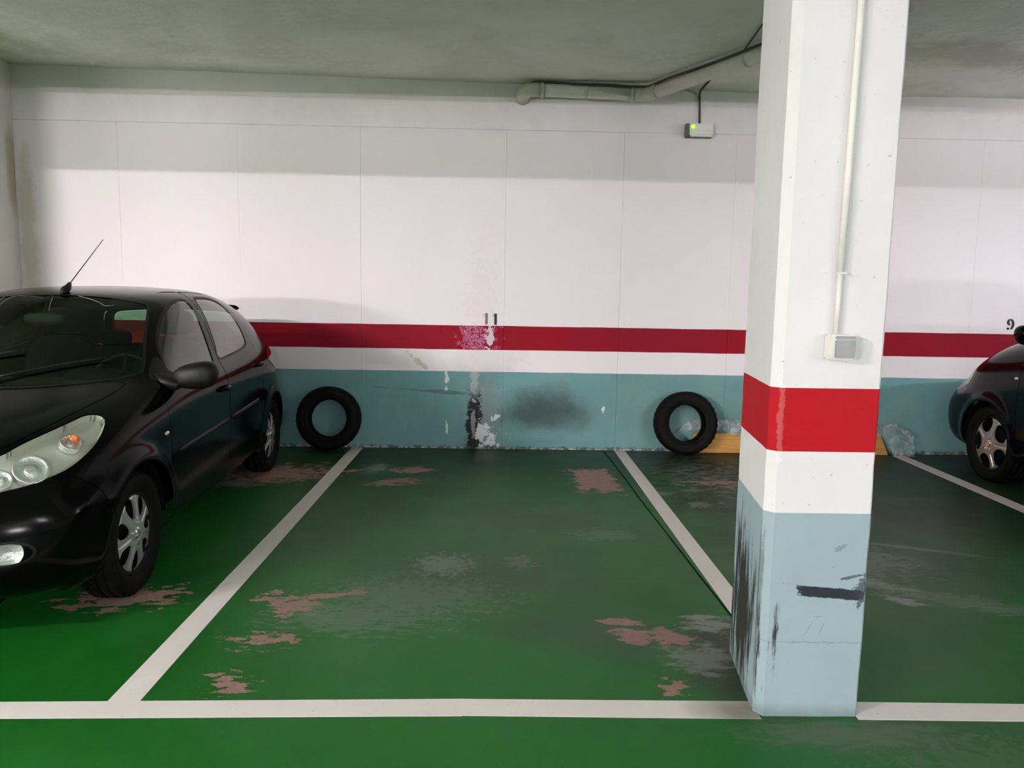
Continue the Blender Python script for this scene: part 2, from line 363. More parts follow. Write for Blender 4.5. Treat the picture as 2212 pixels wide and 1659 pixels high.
M = dict(
    wall=mat_wall(), wall_plain=mat_plain_wall(), ceiling=mat_ceiling(), floor=mat_floor(), line=mat_line(),
    p_white=mat_pillar('pillar_white_paint', (0.80, 0.77, 0.80)), p_red=mat_pillar('pillar_red_paint', (0.43, 0.004, 0.012)),
    p_teal=mat_pillar('pillar_blue_green_paint', (0.335, 0.43, 0.48), True),
    film=mat_plastic_film(), glass=mat_glass('tinted_car_glass'), glass_side=mat_glass('side_car_glass', (0.62, 0.78, 0.68), 0.03, 0.08, 1.1), lens=mat_glass('clear_lamp_lens', (0.95, 0.96, 0.95), 0.03),
    paint=simple('black_car_paint', (0.0015, 0.0015, 0.0016), 0.13, 0, 0.10, 0.0, 0.05),
    paint2=simple('dark_blue_car_paint', (0.002, 0.0022, 0.0035), 0.13, 0, 0.12, 0.0, 0.05),
    trim=simple('black_plastic_trim', (0.003, 0.003, 0.0032), 0.5, spec=0.25),
    seam=simple('dark_panel_gap', (0.002, 0.002, 0.002), 0.9, spec=0.1),
    cabin=simple('dark_cabin_fabric', (0.003, 0.0035, 0.003), 0.9, spec=0.1),
    rubber=simple('tyre_rubber', (0.0032, 0.0030, 0.0028), 0.7, spec=0.12, nscale=14, vary=0.3, bump=0.2),
    silver=simple('silver_wheel_paint', (0.52, 0.53, 0.53), 0.3, 0.7, 0.5, 0.3),
    alloy=simple('worn_alloy', (0.50, 0.46, 0.43), 0.35, 0.75),
    chrome=simple('chrome', (0.85, 0.85, 0.85), 0.12, 1.0),
    reflector=simple('lamp_reflector', (0.74, 0.75, 0.68), 0.3, 0.35),
    amber=simple('amber_bulb_cover', (0.75, 0.20, 0.06), 0.3),
    tail_red=simple('red_lamp_lens', (0.22, 0.004, 0.006), 0.15, coat=1.0),
    mirror=simple('mirror_glass', (0.7, 0.75, 0.75), 0.03, 1.0),
    pvc=simple('dusty_white_pipe', (0.62, 0.61, 0.56), 0.5, vary=0.12, nscale=8),
    pvc_joint=simple('pipe_socket_plastic', (0.50, 0.49, 0.43), 0.5, vary=0.15, nscale=12),
    cable=simple('black_cable_and_gap', (0.06, 0.06, 0.05), 0.8),
    box=simple('emergency_lamp_plastic', (0.55, 0.55, 0.50), 0.5),
    boxdark=simple('emergency_lamp_side', (0.13, 0.13, 0.11), 0.6),
    diffuser=simple('milky_diffuser', (0.82, 0.82, 0.78), 0.3),
    switch_w=simple('cream_switch_plastic', (0.78, 0.75, 0.70), 0.4),
    switch_g=simple('grey_switch_plastic', (0.33, 0.33, 0.35), 0.35),
    conduit=simple('painted_conduit', (0.80, 0.76, 0.74), 0.5),
    black_ink=simple('stencil_black', (0.02, 0.015, 0.02), 0.7, vary=0.6, nscale=60),
    grey_ink=simple('stencil_worn_black', (0.16, 0.15, 0.16), 0.8, vary=0.9, nscale=120),
    plate=simple('blank_white_plate', (0.7, 0.7, 0.7), 0.4),
    rim_dark=simple('dark_rim_inside', (0.006, 0.006, 0.006), 0.7, spec=0.15),
    bowl=simple('faceted_lamp_bowl', (0.85, 0.86, 0.86), 0.25, 0.75, nscale=90, vary=0.12, bump=1.0),
    steel=simple('dark_steel', (0.05, 0.05, 0.05), 0.5, 0.8),
    lamp_body=simple('lamp_housing_white', (0.7, 0.7, 0.7), 0.5),
)
def mat_wood():
    g = G('yellow_pine_board', 0.6, 0.3)
    n = g.noise(6, 5, 0.6, stretch=(0.25, 3, 6))
    g.color(g.mix(g.ramp(n, 0.3, 0.7), (0.62, 0.34, 0.09), (0.45, 0.21, 0.045)))
    g.bump(n, 0.2, 0.002)
    return g.m
M['wood'] = mat_wood()
def emit(name, col, s):
    m = bpy.data.materials.new(name); m.use_nodes = True
    nt = m.node_tree; nt.nodes.remove(nt.nodes['Principled BSDF'])
    e = nt.nodes.new('ShaderNodeEmission'); e.inputs[0].default_value = (*col, 1); e.inputs[1].default_value = s
    nt.links.new(e.outputs[0], nt.nodes['Material Output'].inputs[0])
    return m
M['led'] = emit('green_led', (0.35, 1.0, 0.02), 2.4)

# ------------------------------------------------------------------ object helpers
def link(o, parent=None):
    COL.objects.link(o)
    if parent is not None:
        o.parent = parent
    return o
def empty(name, loc, rot=(0, 0, 0), label=None, cat=None, group=None):
    o = bpy.data.objects.new(name, None); o.location = loc; o.rotation_euler = rot
    o.empty_display_size = 0.1
    COL.objects.link(o); tag(o, label, cat, group)
    return o
def tag(o, label=None, cat=None, group=None, kind=None):
    if label: o['label'] = label
    if cat: o['category'] = cat
    if group: o['group'] = group
    if kind: o['kind'] = kind
    return o
def from_bm(name, bm, mat, parent=None, smooth=False, loc=None, rot=None):
    me = bpy.data.meshes.new(name); bm.to_mesh(me); bm.free()
    if smooth:
        for p in me.polygons: p.use_smooth = True
    me.materials.append(mat)
    o = bpy.data.objects.new(name, me)
    if loc: o.location = loc
    if rot: o.rotation_euler = rot
    return link(o, parent)
def bx(bm, x0, x1, y0, y1, z0, z1, bev=0.0, mtx=None):
    r = bmesh.ops.create_cube(bm, size=1.0)
    vs = r['verts']
    for v in vs:
        v.co = Vector(((x0 + x1) / 2 + v.co.x * (x1 - x0), (y0 + y1) / 2 + v.co.y * (y1 - y0), (z0 + z1) / 2 + v.co.z * (z1 - z0)))
    if bev:
        es = list({e for v in vs for e in v.link_edges})
        g = bmesh.ops.bevel(bm, geom=es, offset=bev, segments=2, affect='EDGES', clamp_overlap=True)
        vs = list({v for v in g['verts']} | {v for v in vs if v.is_valid})
    if mtx is not None:
        bmesh.ops.transform(bm, matrix=mtx, verts=[v for v in vs if v.is_valid])
    return vs
def tube(bm, pts, r, seg=12, cap=True, radii=None):
    pts = [Vector(p) for p in pts]
    rings = []
    up = Vector((0, 0, 1))
    d0 = (pts[1] - pts[0]).normalized()
    if abs(d0.dot(up)) > 0.95: up = Vector((0, 1, 0))
    a = d0.cross(up).normalized()
    for i, p in enumerate(pts):
        d = (pts[min(i + 1, len(pts) - 1)] - pts[max(i - 1, 0)]).normalized()
        a = (a - d * a.dot(d)).normalized(); b = d.cross(a)
        rr = radii[i] if radii else r
        rings.append([bm.verts.new(p + (a * math.cos(2 * PI * k / seg) + b * math.sin(2 * PI * k / seg)) * rr) for k in range(seg)])
    for i in range(len(rings) - 1):
        for k in range(seg):
            bm.faces.new((rings[i][k], rings[i][(k + 1) % seg], rings[i + 1][(k + 1) % seg], rings[i + 1][k]))
    if cap:
        bm.faces.new(rings[0][::-1]); bm.faces.new(rings[-1])
def lathe(bm, prof, seg=64, axis='y', closed=False, fn=None):
    """prof: (radius, offset along axis)"""
    rings = []
    for k in range(seg):
        a = 2 * PI * k / seg
        ring = []
        for i, (r, h) in enumerate(prof):
            if fn: r, h = fn(i, k, r, h)
            ring.append(bm.verts.new((r * math.cos(a), h, r * math.sin(a)) if axis == 'y' else (r * math.cos(a), r * math.sin(a), h)))
        rings.append(ring)
    n = len(prof)
    for k in range(seg):
        A, B = rings[k], rings[(k + 1) % seg]
        for i in range(n if closed else n - 1):
            j = (i + 1) % n
            if prof[i][0] < 1e-6 and prof[j][0] < 1e-6: continue
            try: bm.faces.new((A[i], A[j], B[j], B[i]))
            except ValueError: pass
    bmesh.ops.remove_doubles(bm, verts=bm.verts, dist=1e-6)
    bmesh.ops.recalc_face_normals(bm, faces=bm.faces)
def crom(pts, n=6, closed=True):
    P = [np.array(p, float) for p in pts]; N = len(P); out = []
    for i in range(N if closed else N - 1):
        p0, p1, p2, p3 = (P[(i + k) % N] if closed else P[min(max(i + k, 0), N - 1)] for k in (-1, 0, 1, 2))
        for j in range(n):
            t = j / n
            out.append(0.5 * ((2 * p1) + (-p0 + p2) * t + (2 * p0 - 5 * p1 + 4 * p2 - p3) * t * t + (-p0 + 3 * p1 - 3 * p2 + p3) * t ** 3))
    if not closed: out.append(P[-1])
    return np.array(out)
def sdf_poly(px, py, poly):
    """signed distance (negative inside) of points to a closed polygon"""
    A = poly; B = np.roll(poly, -1, axis=0)
    d2 = np.full(px.shape, 1e9); ins = np.zeros(px.shape, bool)
    for (ax, ay), (bx_, by) in zip(A, B):
        ex, ey = bx_ - ax, by - ay
        wx, wy = px - ax, py - ay
        t = np.clip((wx * ex + wy * ey) / max(ex * ex + ey * ey, 1e-12), 0, 1)
        d2 = np.minimum(d2, (wx - ex * t) ** 2 + (wy - ey * t) ** 2)
        c = (ay > py) != (by > py)
        if ey != 0:
            ins ^= c & (px < ex * (py - ay) / ey + ax)
    return np.where(ins, -1, 1) * np.sqrt(d2)

# ------------------------------------------------------------------ the garage shell
def ceil_z(x):
    return float(np.interp(x, [-4.4, 0.1, 2.3, 6.0], [3.405, 3.335, 3.30, 3.30]))
X0, X1, Y0 = -11.0, 11.5, -5.5

def build_floor():
    # two slabs with the narrow open joint between them beside the right-hand line
    joint = [(1.030, WALL_Y), (1.055, 6.2), (1.064, 5.4), (1.082, 4.655), (1.10, 3.9), (1.115, 3.35), (1.125, 3.05)]
    bm = bmesh.new()
    def poly(pts, z=0.0):
        return bm.faces.new([bm.verts.new((x, y, z)) for x, y in pts])
    w = 0.007
    L = [(x - w, y) for x, y in joint]; R = [(x + w, y) for x, y in joint]
    poly([(X0, WALL_Y)] + [(X0, 3.05)] + L[::-1])
    poly(R + [(X1, 3.05), (X1, WALL_Y)])
    poly([(X0, 3.05), (X0, Y0), (X1, Y0), (X1, 3.05), R[-1], L[-1]])
    for a, b in zip(L, L[1:]):
        bm.faces.new([bm.verts.new((*a, 0)), bm.verts.new((*b, 0)), bm.verts.new((*b, -0.012)), bm.verts.new((*a, -0.012))])
    for a, b in zip(R, R[1:]):
        bm.faces.new([bm.verts.new((*b, 0)), bm.verts.new((*a, 0)), bm.verts.new((*a, -0.012)), bm.verts.new((*b, -0.012))])
    for (a, b, c, d) in zip(L, L[1:], R[1:], R):
        bm.faces.new([bm.verts.new((*p, -0.012)) for p in (a, b, c, d)])
    # underside slab
    bmesh.ops.remove_doubles(bm, verts=bm.verts, dist=1e-5)
    bmesh.ops.triangulate(bm, faces=bm.faces)
    bmesh.ops.recalc_face_normals(bm, faces=bm.faces)
    if sum(f.normal.z for f in bm.faces) < 0:
        bmesh.ops.reverse_faces(bm, faces=bm.faces)
    fl = tag(from_bm('floor', bm, M['floor']), kind='structure')
    # painted bay lines, a skin of paint 1.2 mm thick
    def strip(quad, label=None):
        bm = bmesh.new()
        a = [bm.verts.new((x, y, 0.0012)) for x, y in quad]; b = [bm.verts.new((x, y, 0.0)) for x, y in quad]
        f = bm.faces.new(a)
        for i in range(4):
            bm.faces.new((a[i], b[i], b[(i + 1) % 4], a[(i + 1) % 4]))
        bmesh.ops.recalc_face_normals(bm, faces=bm.faces)
        if f.normal.z < 0: bmesh.ops.reverse_faces(bm, faces=bm.faces)
        o = from_bm('bay_line', bm, M['line'], fl)
        if label: o['label'] = label
    strip([(-1.372, 2.6258), (-1.258, 2.6285), (-1.237, WALL_Y - 0.02), (-1.345, WALL_Y - 0.02)])
    strip([(1.134, WALL_Y - 0.02), (1.236, WALL_Y - 0.02), (1.222, 3.06), (1.118, 3.06)])
    strip([(3.772, WALL_Y - 0.08), (3.892, WALL_Y - 0.08), (3.832, 5.34), (3.80, 4.2)][:0] or [(3.765, 7.08), (3.885, 7.08), (3.80, 3.0), (3.67, 3.0)])
    strip([(-9.0, 2.363), (-0.1, 2.5415), (-0.1, 2.6557), (-9.0, 2.446)])
    strip([(-0.1, 2.544), (0.955, 2.532), (0.955, 2.650), (-0.1, 2.655)])
    strip([(1.30, 2.532), (1.30, 2.650), (9.0, 2.55), (9.0, 2.436)])
    return fl
build_floor()

def build_wall_back():
    xs = [-11.0, -9.6, -8.3, -7.0, -5.75, -4.55, -3.42, -2.35, -1.25, 0.07, 1.14, 2.165, 3.3, 4.45, 5.6, 6.75, 7.9, 9.1, 10.2, 11.5]
    root = empty('wall_back', (0, WALL_Y + 0.10, 0)); tag(root, kind='structure')
    def panel(xa, xb, za, zb, name, dy):
        bm = bmesh.new()
        g = 0.0004
        bx(bm, xa + g, xb - g, WALL_Y - dy, WALL_Y + 0.2, za, zb, 0)
        # soften only the front rim
        es = [e for e in bm.edges if all(abs(v.co.y - (WALL_Y - dy)) < 1e-6 for v in e.verts)]
        bmesh.ops.bevel(bm, geom=es, offset=0.0016, segments=2, affect='EDGES')
        bmesh.ops.translate(bm, verts=bm.verts, vec=(0, -(WALL_Y + 0.10), 0))
        from_bm(name, bm, M['wall'], root)
    rnd = random.Random(3)
    for a, b in zip(xs, xs[1:]):
        panel(a, b, -0.02, 2.9315, 'wall_panel', rnd.uniform(0, 0.002))
    panel(X0, X1, 2.933, 3.46, 'top_beam', 0.004)
    # stencilled bay numbers, paint-thin
    def digit(polys, mat, x, z, label):
        bm = bmesh.new()
        for pl in polys:
            f = bm.faces.new([bm.verts.new((x + px, WALL_Y - 0.0046 - (WALL_Y + 0.10), z + pz)) for px, pz in pl])
            r = bmesh.ops.extrude_face_region(bm, geom=[f])
            bmesh.ops.translate(bm, verts=[v for v in r['geom'] if isinstance(v, bmesh.types.BMVert)], vec=(0, 0.0035, 0))
        bmesh.ops.recalc_face_normals(bm, faces=bm.faces)
        o = from_bm('stencilled_digit', bm, mat, root); o['label'] = label
    one = [[(-0.012, -0.052), (0.012, -0.052), (0.012, 0.052), (-0.012, 0.052)], [(-0.032, 0.022), (-0.027, 0.024), (-0.017, 0.040), (-0.020, 0.046)]]
    digit(one, M['grey_ink'], -0.092, 1.228, 'worn grey stencilled digit 1')
    digit(one, M['black_ink'], -0.008, 1.226, 'black stencilled digit 1')
    def arc(cx, cz, r0x, r0z, r1x, r1z, a0, a1, n=10):
        o = [(cx + r1x * math.cos(a), cz + r1z * math.sin(a)) for a in np.linspace(a0, a1, n)]
        i = [(cx + r0x * math.cos(a), cz + r0z * math.sin(a)) for a in np.linspace(a1, a0, n)]
        return o + i
    nine = [arc(0, 0.024, 0.012, 0.020, 0.036, 0.033, 1.75, 4.5), arc(-0.004, 0.004, 0.016, 0.036, 0.040, 0.054, -1.25, 1.35),
            arc(-0.022, -0.036, 0.0, 0.0, 0.013, 0.011, 0, 2 * PI - 0.01, 12)[:12]]
    digit(nine, M['black_ink'], 4.842, 1.252, 'black stencilled digit 9')
build_wall_back()

def plain_box(name, x0, x1, y0, y1, z0, z1, mat, kind='structure'):
    bm = bmesh.new()
    c = Vector(((x0 + x1) / 2, (y0 + y1) / 2, z0))
    bx(bm, x0 - c.x, x1 - c.x, y0 - c.y, y1 - c.y, z0 - c.z, z1 - c.z, 0.004)
    return tag(from_bm(name, bm, mat, loc=c), kind=kind)
plain_box('wall_left', -4.60, -4.335, 5.6, WALL_Y - 0.004, 0.0, 3.45, M['wall_plain'])
plain_box('wall_far_left', X0 - 0.2, X0, Y0, WALL_Y, 0.0, 3.5, M['wall_plain'])
plain_box('wall_far_right', X1, X1 + 0.2, Y0, WALL_Y, 0.0, 3.5, M['wall_plain'])
plain_box('wall_front', X0, X1, Y0 - 0.2, Y0, 0.0, 3.5, M['wall_plain'])

def build_ceiling():
    bm = bmesh.new()
    xs = list(np.linspace(X0 - 0.1, X1 + 0.1, 60)); ys = [Y0 - 0.1, -2, 0, 2, 4, 5, 5.5, 6, 6.5, 7.0, WALL_Y + 0.1]
    g = []
    for x in xs:
        g.append([bm.verts.new((x, y, ceil_z(x) + 0.008 * noise.noise(Vector((x * 1.3, y * 1.3, 0))))) for y in ys])
    top = [[bm.verts.new((v.co.x, v.co.y, 3.62)) for v in (r[0], r[-1])] for r in (g[0], g[-1])]
    for i in range(len(xs) - 1):
        for j in range(len(ys) - 1):
            bm.faces.new((g[i][j], g[i][j + 1], g[i + 1][j + 1], g[i + 1][j]))
    bm.faces.new((top[0][0], top[1][0], top[1][1], top[0][1]))
    return tag(from_bm('ceiling', bm, M['ceiling'], smooth=True), kind='structure')
build_ceiling()
plain_box('downstand_beam', X0, X1, 2.60, 3.04, 2.80, 3.5, M['wall_plain'])  # unseen downstand beam that throws the shadow line on the back wall

# ------------------------------------------------------------------ pillar
def build_pillar():
    root = empty('concrete_pillar', (1.13, 2.80, 0), label='square concrete pillar painted white with a red band and a scuffed grey-blue base', cat='pillar')
    def seg(name, z0, z1, mat, n, label):
        bm = bmesh.new()
        rings = []
        for k in range(n + 1):
            z = z0 + (z1 - z0) * k / n
            ring = []
            corners = [(0.937, 2.585), (0.966, 2.552), (1.296, 2.552), (1.307, 2.566), (1.330, 3.06), (1.315, 3.075), (1.010, 3.075), (0.998, 3.055)]
            pts = []
            for i, (a, b) in enumerate(zip(corners, corners[1:] + corners[:1])):
                d = math.dist(a, b); m = 1 if d < 0.1 else 6
                for q in range(m):
                    t = q / m
                    pts.append((a[0] + (b[0] - a[0]) * t, a[1] + (b[1] - a[1]) * t))
            for (x, y) in pts:
                w = 0.0030 * noise.noise(Vector((x * 9, y * 9, z * 5))) + 0.0016 * noise.noise(Vector((x * 40, y * 40, z * 22)))
                dx, dy = x - 1.13, y - 2.81
                l = math.hypot(dx, dy)
                ring.append(bm.verts.new((x - 1.13 + dx / l * w, y - 2.80 + dy / l * w, z)))
            rings.append(ring)
        N = len(rings[0])
        for a, b in zip(rings, rings[1:]):
            for i in range(N):
                bm.faces.new((a[i], a[(i + 1) % N], b[(i + 1) % N], b[i]))
        bm.faces.new(rings[0][::-1]); bm.faces.new(rings[-1])
        bmesh.ops.recalc_face_normals(bm, faces=bm.faces)
        o = from_bm(name, bm, mat, root); o['label'] = label
    seg('pillar_base', 0.0, 0.742, M['p_teal'], 40, 'grey-blue painted base with black rub marks')
    seg('pillar_band', 0.742, 0.957, M['p_white'], 12, 'white painted band')
    seg('pillar_band', 0.957, 1.175, M['p_red'], 12, 'red painted band')
    seg('pillar_shaft', 1.175, 2.799, M['p_white'], 60, 'white painted shaft')
build_pillar()

def build_switch():
    t = empty('light_switch', (1.141, 2.549, 1.276), label='square surface light switch with a grey rocker on the white pillar', cat='switch')
    bm = bmesh.new(); bx(bm, -0.044, 0.044, -0.048, 0, 0, 0.083, 0.006); from_bm('switch_housing', bm, M['switch_w'], t)
    bm = bmesh.new(); bx(bm, -0.028, 0.039, -0.053, -0.046, 0.006, 0.066, 0.003); from_bm('rocker', bm, M['switch_g'], t)
    bm = bmesh.new(); bx(bm, -0.028, 0.039, -0.053, -0.046, 0.068, 0.079, 0.003); from_bm('hinge_bar', bm, M['switch_g'], t)
    t = empty('cable_conduit', (1.136, 2.549, 1.36), label='thin painted conduit running down the pillar to the switch', cat='conduit')
    bm = bmesh.new(); tube(bm, [(-0.006, -0.011, 0.001), (-0.005, -0.011, 0.20)], 0.0085, 10); from_bm('conduit_pipe', bm, M['conduit'], t, True)
    bm = bmesh.new(); tube(bm, [(-0.005, -0.012, 0.20), (-0.001, -0.013, 0.6), (0.004, -0.012, 1.0), (0.006, -0.012, 1.438)], 0.011, 10); from_bm('conduit_pipe', bm, M['conduit'], t, True)
    for z in (0.20,):
        bm = bmesh.new(); bx(bm, -0.014, 0.012, -0.026, 0.001, z - 0.003, z + 0.003, 0.001); from_bm('conduit_clip', bm, M['conduit'], t)
build_switch()

# ------------------------------------------------------------------ drain pipe, cables and emergency lamp
def build_pipe():
    A = Vector((0.30, 7.03, 3.252)); B = Vector((1.30, 6.99, 3.222)); C = Vector((2.42, 4.72, 3.218))
    t = empty('drain_pipe', A, label='dusty white plastic drain pipe bending along the ceiling above the back wall', cat='pipe')
    r = 0.056
    def P(name, pts, rad, mat, seg=24, radii=None, label=None):
        bm = bmesh.new(); tube(bm, [Vector(p) - A for p in pts], rad, seg, radii=radii)
        o = from_bm(name, bm, mat, t, True)
        if label: o['label'] = label
    d1 = (B - A).normalized(); d2 = (C - B).normalized()
    P('pipe_section', [A + d1 * 0.02, B - d1 * 0.10], r, M['pvc'])
    P('pipe_section', [B + d2 * 0.10, C], r, M['pvc'])
    # elbow at the bend
    el = [B - d1 * 0.13, B - d1 * 0.07]
    for k in range(1, 6):
        u = k / 6
        p0, p1, p2 = B - d1 * 0.07, B, B + d2 * 0.07
        el.append(p0 * (1 - u) ** 2 + p1 * 2 * u * (1 - u) + p2 * u * u)
    el += [B + d2 * 0.07, B + d2 * 0.13]
    P('pipe_elbow', el, r * 1.10, M['pvc_joint'])
    P('socket_ring', [B - d1 * 0.15, B - d1 * 0.12], r * 1.17, M['pvc_joint'])
    P('socket_ring', [B + d2 * 0.12, B + d2 * 0.15], r * 1.17, M['pvc_joint'])
    # end elbow turning into the wall
    e0 = A + d1 * 0.06
    P('pipe_elbow', [e0, A + d1 * 0.0, A + Vector((-0.045, 0.005, -0.004)), A + Vector((-0.075, 0.022, -0.016)), A + Vector((-0.09, 0.06, -0.03)), A + Vector((-0.095, 0.13, -0.045))], r * 1.10, M['pvc_joint'])
    P('socket_ring', [e0, e0 + d1 * 0.03], r * 1.17, M['pvc_joint'])
    P('pipe_bracket', [A + d1 * 0.45, A + d1 * 0.475], r * 1.05, M['pvc_joint'])
    P('pipe_bracket', [B + d2 * 1.2, B + d2 * 1.225], r * 1.05, M['pvc_joint'])
    # dark tubes standing for the shaded, dirty gap above the pipe
    cb = empty('cable', A + Vector((0, -0.03, 0.06)), label='dark strip standing for the shaded, dirty gap above the drain pipe', cat='cable')
    o0 = cb.location
    up = Vector((0, -0.022, 0.060))
    pts = [A + d1 * -0.06 + Vector((0, 0, 0.035)), A + up * 1.0] + [A + (B - A) * k / 6 + up + Vector((0, 0, 0.004 * math.sin(k * 2.1))) for k in range(1, 6)]
    n2 = Vector((-d2.y, d2.x, 0)) * -0.03
    pts += [B + up + Vector((0.0, -0.01, 0))] + [B + (C - B) * k / 8 + Vector((-0.03, -0.012, 0.058)) + Vector((0, 0, 0.004 * math.sin(k * 1.7))) for k in range(1, 9)]
    bm = bmesh.new(); tube(bm, [p - o0 for p in pts], 0.011, 8); from_bm('pipe_gap_shade', bm, M['cable'], cb, True)
    bm = bmesh.new(); tube(bm, [p - o0 + Vector((-0.012, -0.022, -0.008)) for p in pts[3:]], 0.009, 8); from_bm('pipe_gap_shade', bm, M['cable'], cb, True)
    bm = bmesh.new()
    pts = [(1.80, 5.88, 3.285), (1.79, 5.70, 3.294), (1.77, 5.5, 3.294), (1.75, 5.28, 3.294), (1.70, 4.6, 3.296)]
    tube(bm, [Vector(p) - Vector(pts[0]) for p in pts], 0.006, 8)
    tag(from_bm('ceiling_cable', bm, M['cable'], loc=pts[0], smooth=True), 'short thin cable crossing the ceiling above the drain pipe beside the pillar', 'cable')
build_pipe()

def build_emergency():
    c = Vector((1.801, WALL_Y - 0.005, 2.89))
    t = empty('emergency_light', c, label='small boxy emergency light with a lit green LED high on the back wall', cat='light')
    bm = bmesh.new(); bx(bm, -0.122, 0.122, -0.03, 0, 0.0, 0.122, 0.004); from_bm('back_plate', bm, M['boxdark'], t)
    bm = bmesh.new(); bx(bm, -0.092, 0.122, -0.085, -0.03, 0.006, 0.118, 0.012); from_bm('diffuser', bm, M['diffuser'], t)
    bm = bmesh.new(); bx(bm, -0.122, -0.094, -0.072, -0.03, 0.006, 0.118, 0.004); from_bm('end_cap', bm, M['boxdark'], t)
    bm = bmesh.new(); bmesh.ops.create_uvsphere(bm, u_segments=12, v_segments=8, radius=0.017)
    from_bm('indicator_led', bm, M['led'], t, True, loc=(-0.066, -0.090, 0.088))
    bm = bmesh.new()
    pts = [(0.01, -0.012, 0.120), (0.006, -0.012, 0.22), (0.0, -0.012, 0.36), (-0.004, -0.02, 0.395), (-0.005, -0.08, 0.408), (-0.015, -0.40, 0.408)]
    tube(bm, pts, 0.009, 8)
    tag(from_bm('lamp_feed_cable', bm, M['cable'], loc=c, smooth=True), 'dark feed cable dropping from the ceiling to the emergency light', 'cable')
build_emergency()

# ------------------------------------------------------------------ tyres
def tyre_mesh(R, W, rin, seg=96):
    h = W / 2
    prof = [(rin, -h * 0.72), (rin + 0.006, -h * 0.80), (rin + 0.018, -h * 0.84), (rin + 0.03, -h * 0.93), (rin + 0.055, -h), (rin + (R - rin) * 0.62, -h * 1.0),
            (rin + (R - rin) * 0.80, -h * 0.94), (R - 0.016, -h * 0.86), (R - 0.005, -h * 0.76),
            (R - 0.001, -h * 0.50), (R - 0.010, -h * 0.48), (R - 0.010, -h * 0.42), (R, -h * 0.40),
            (R, -h * 0.08), (R - 0.010, -h * 0.06), (R - 0.010, h * 0.06), (R, h * 0.08),
            (R, h * 0.40), (R - 0.010, h * 0.42), (R - 0.010, h * 0.48), (R - 0.001, h * 0.50),
            (R - 0.005, h * 0.76), (R - 0.016, h * 0.86), (rin + (R - rin) * 0.80, h * 0.94), (rin + (R - rin) * 0.62, h), (rin + 0.055, h), (rin + 0.03, h * 0.93), (rin + 0.018, h * 0.84), (rin + 0.006, h * 0.80), (rin, h * 0.72),
            (rin + 0.012, h * 0.66), (rin + 0.035, h * 0.82), (rin + (R - rin) * 0.6, h * 0.86), (R - 0.022, h * 0.66), (R - 0.018, 0),
            (R - 0.022, -h * 0.66), (rin + (R - rin) * 0.6, -h * 0.86), (rin + 0.035, -h * 0.82), (rin + 0.012, -h * 0.66)]
    def fn(i, k, r, hh):
        if i in (7, 8, 21, 22) and k % 3 == 0: r -= 0.008
        if i in (9, 20) and k % 3 == 0: r -= 0.006
        return r, hh
    bm = bmesh.new()
    lathe(bm, prof, seg, 'y', True, fn)
    return bm
def loose_tyre(x, ybot, lean, yaw, label):
    R, W = 0.293, 0.178
    t = empty('car_tyre', (x, ybot, 0), label=label, cat='tyre')
    bm = tyre_mesh(R, W, 0.172)
    mt = Matrix.Rotation(yaw, 4, 'Z') @ Matrix.Rotation(-lean, 4, 'X') @ Matrix.Translation((0, 0, R))
    bmesh.ops.transform(bm, matrix=mt, verts=bm.verts)
    low = min(v.co.z for v in bm.verts)
    bmesh.ops.translate(bm, verts=bm.verts, vec=(0, 0, -low + 0.0005))
    top = max(v.co.y for v in bm.verts)
    dy = (WALL_Y - 0.006) - (ybot + top)
    bmesh.ops.translate(bm, verts=bm.verts, vec=(0, dy, 0))
    from_bm('tyre_carcass', bm, M['rubber'], t, True)
    # moulded rings on the sidewall
    for rr in (0.205, 0.262):
        bm = bmesh.new()
        lathe(bm, [(rr - 0.003, -W / 2 + 0.002 - (0.0 if rr < .25 else -0.004)), (rr, -W / 2 - 0.002 + (0 if rr < .25 else 0.004)), (rr + 0.003, -W / 2 + 0.003 + (0 if rr < .25 else 0.004))], 64)
        bmesh.ops.transform(bm, matrix=Matrix.Translation((0, dy, -low + 0.0005)) @ mt, verts=bm.verts)
        from_bm('sidewall_ring', bm, M['rubber'], t, True)
loose_tyre(-1.530, 6.97, math.radians(9), math.radians(0), 'loose black tyre leaning on the wall beside the black car')
loose_tyre(1.775, 6.99, math.radians(9), math.radians(4), 'loose black tyre leaning on the wall between the bay line and the pillar')

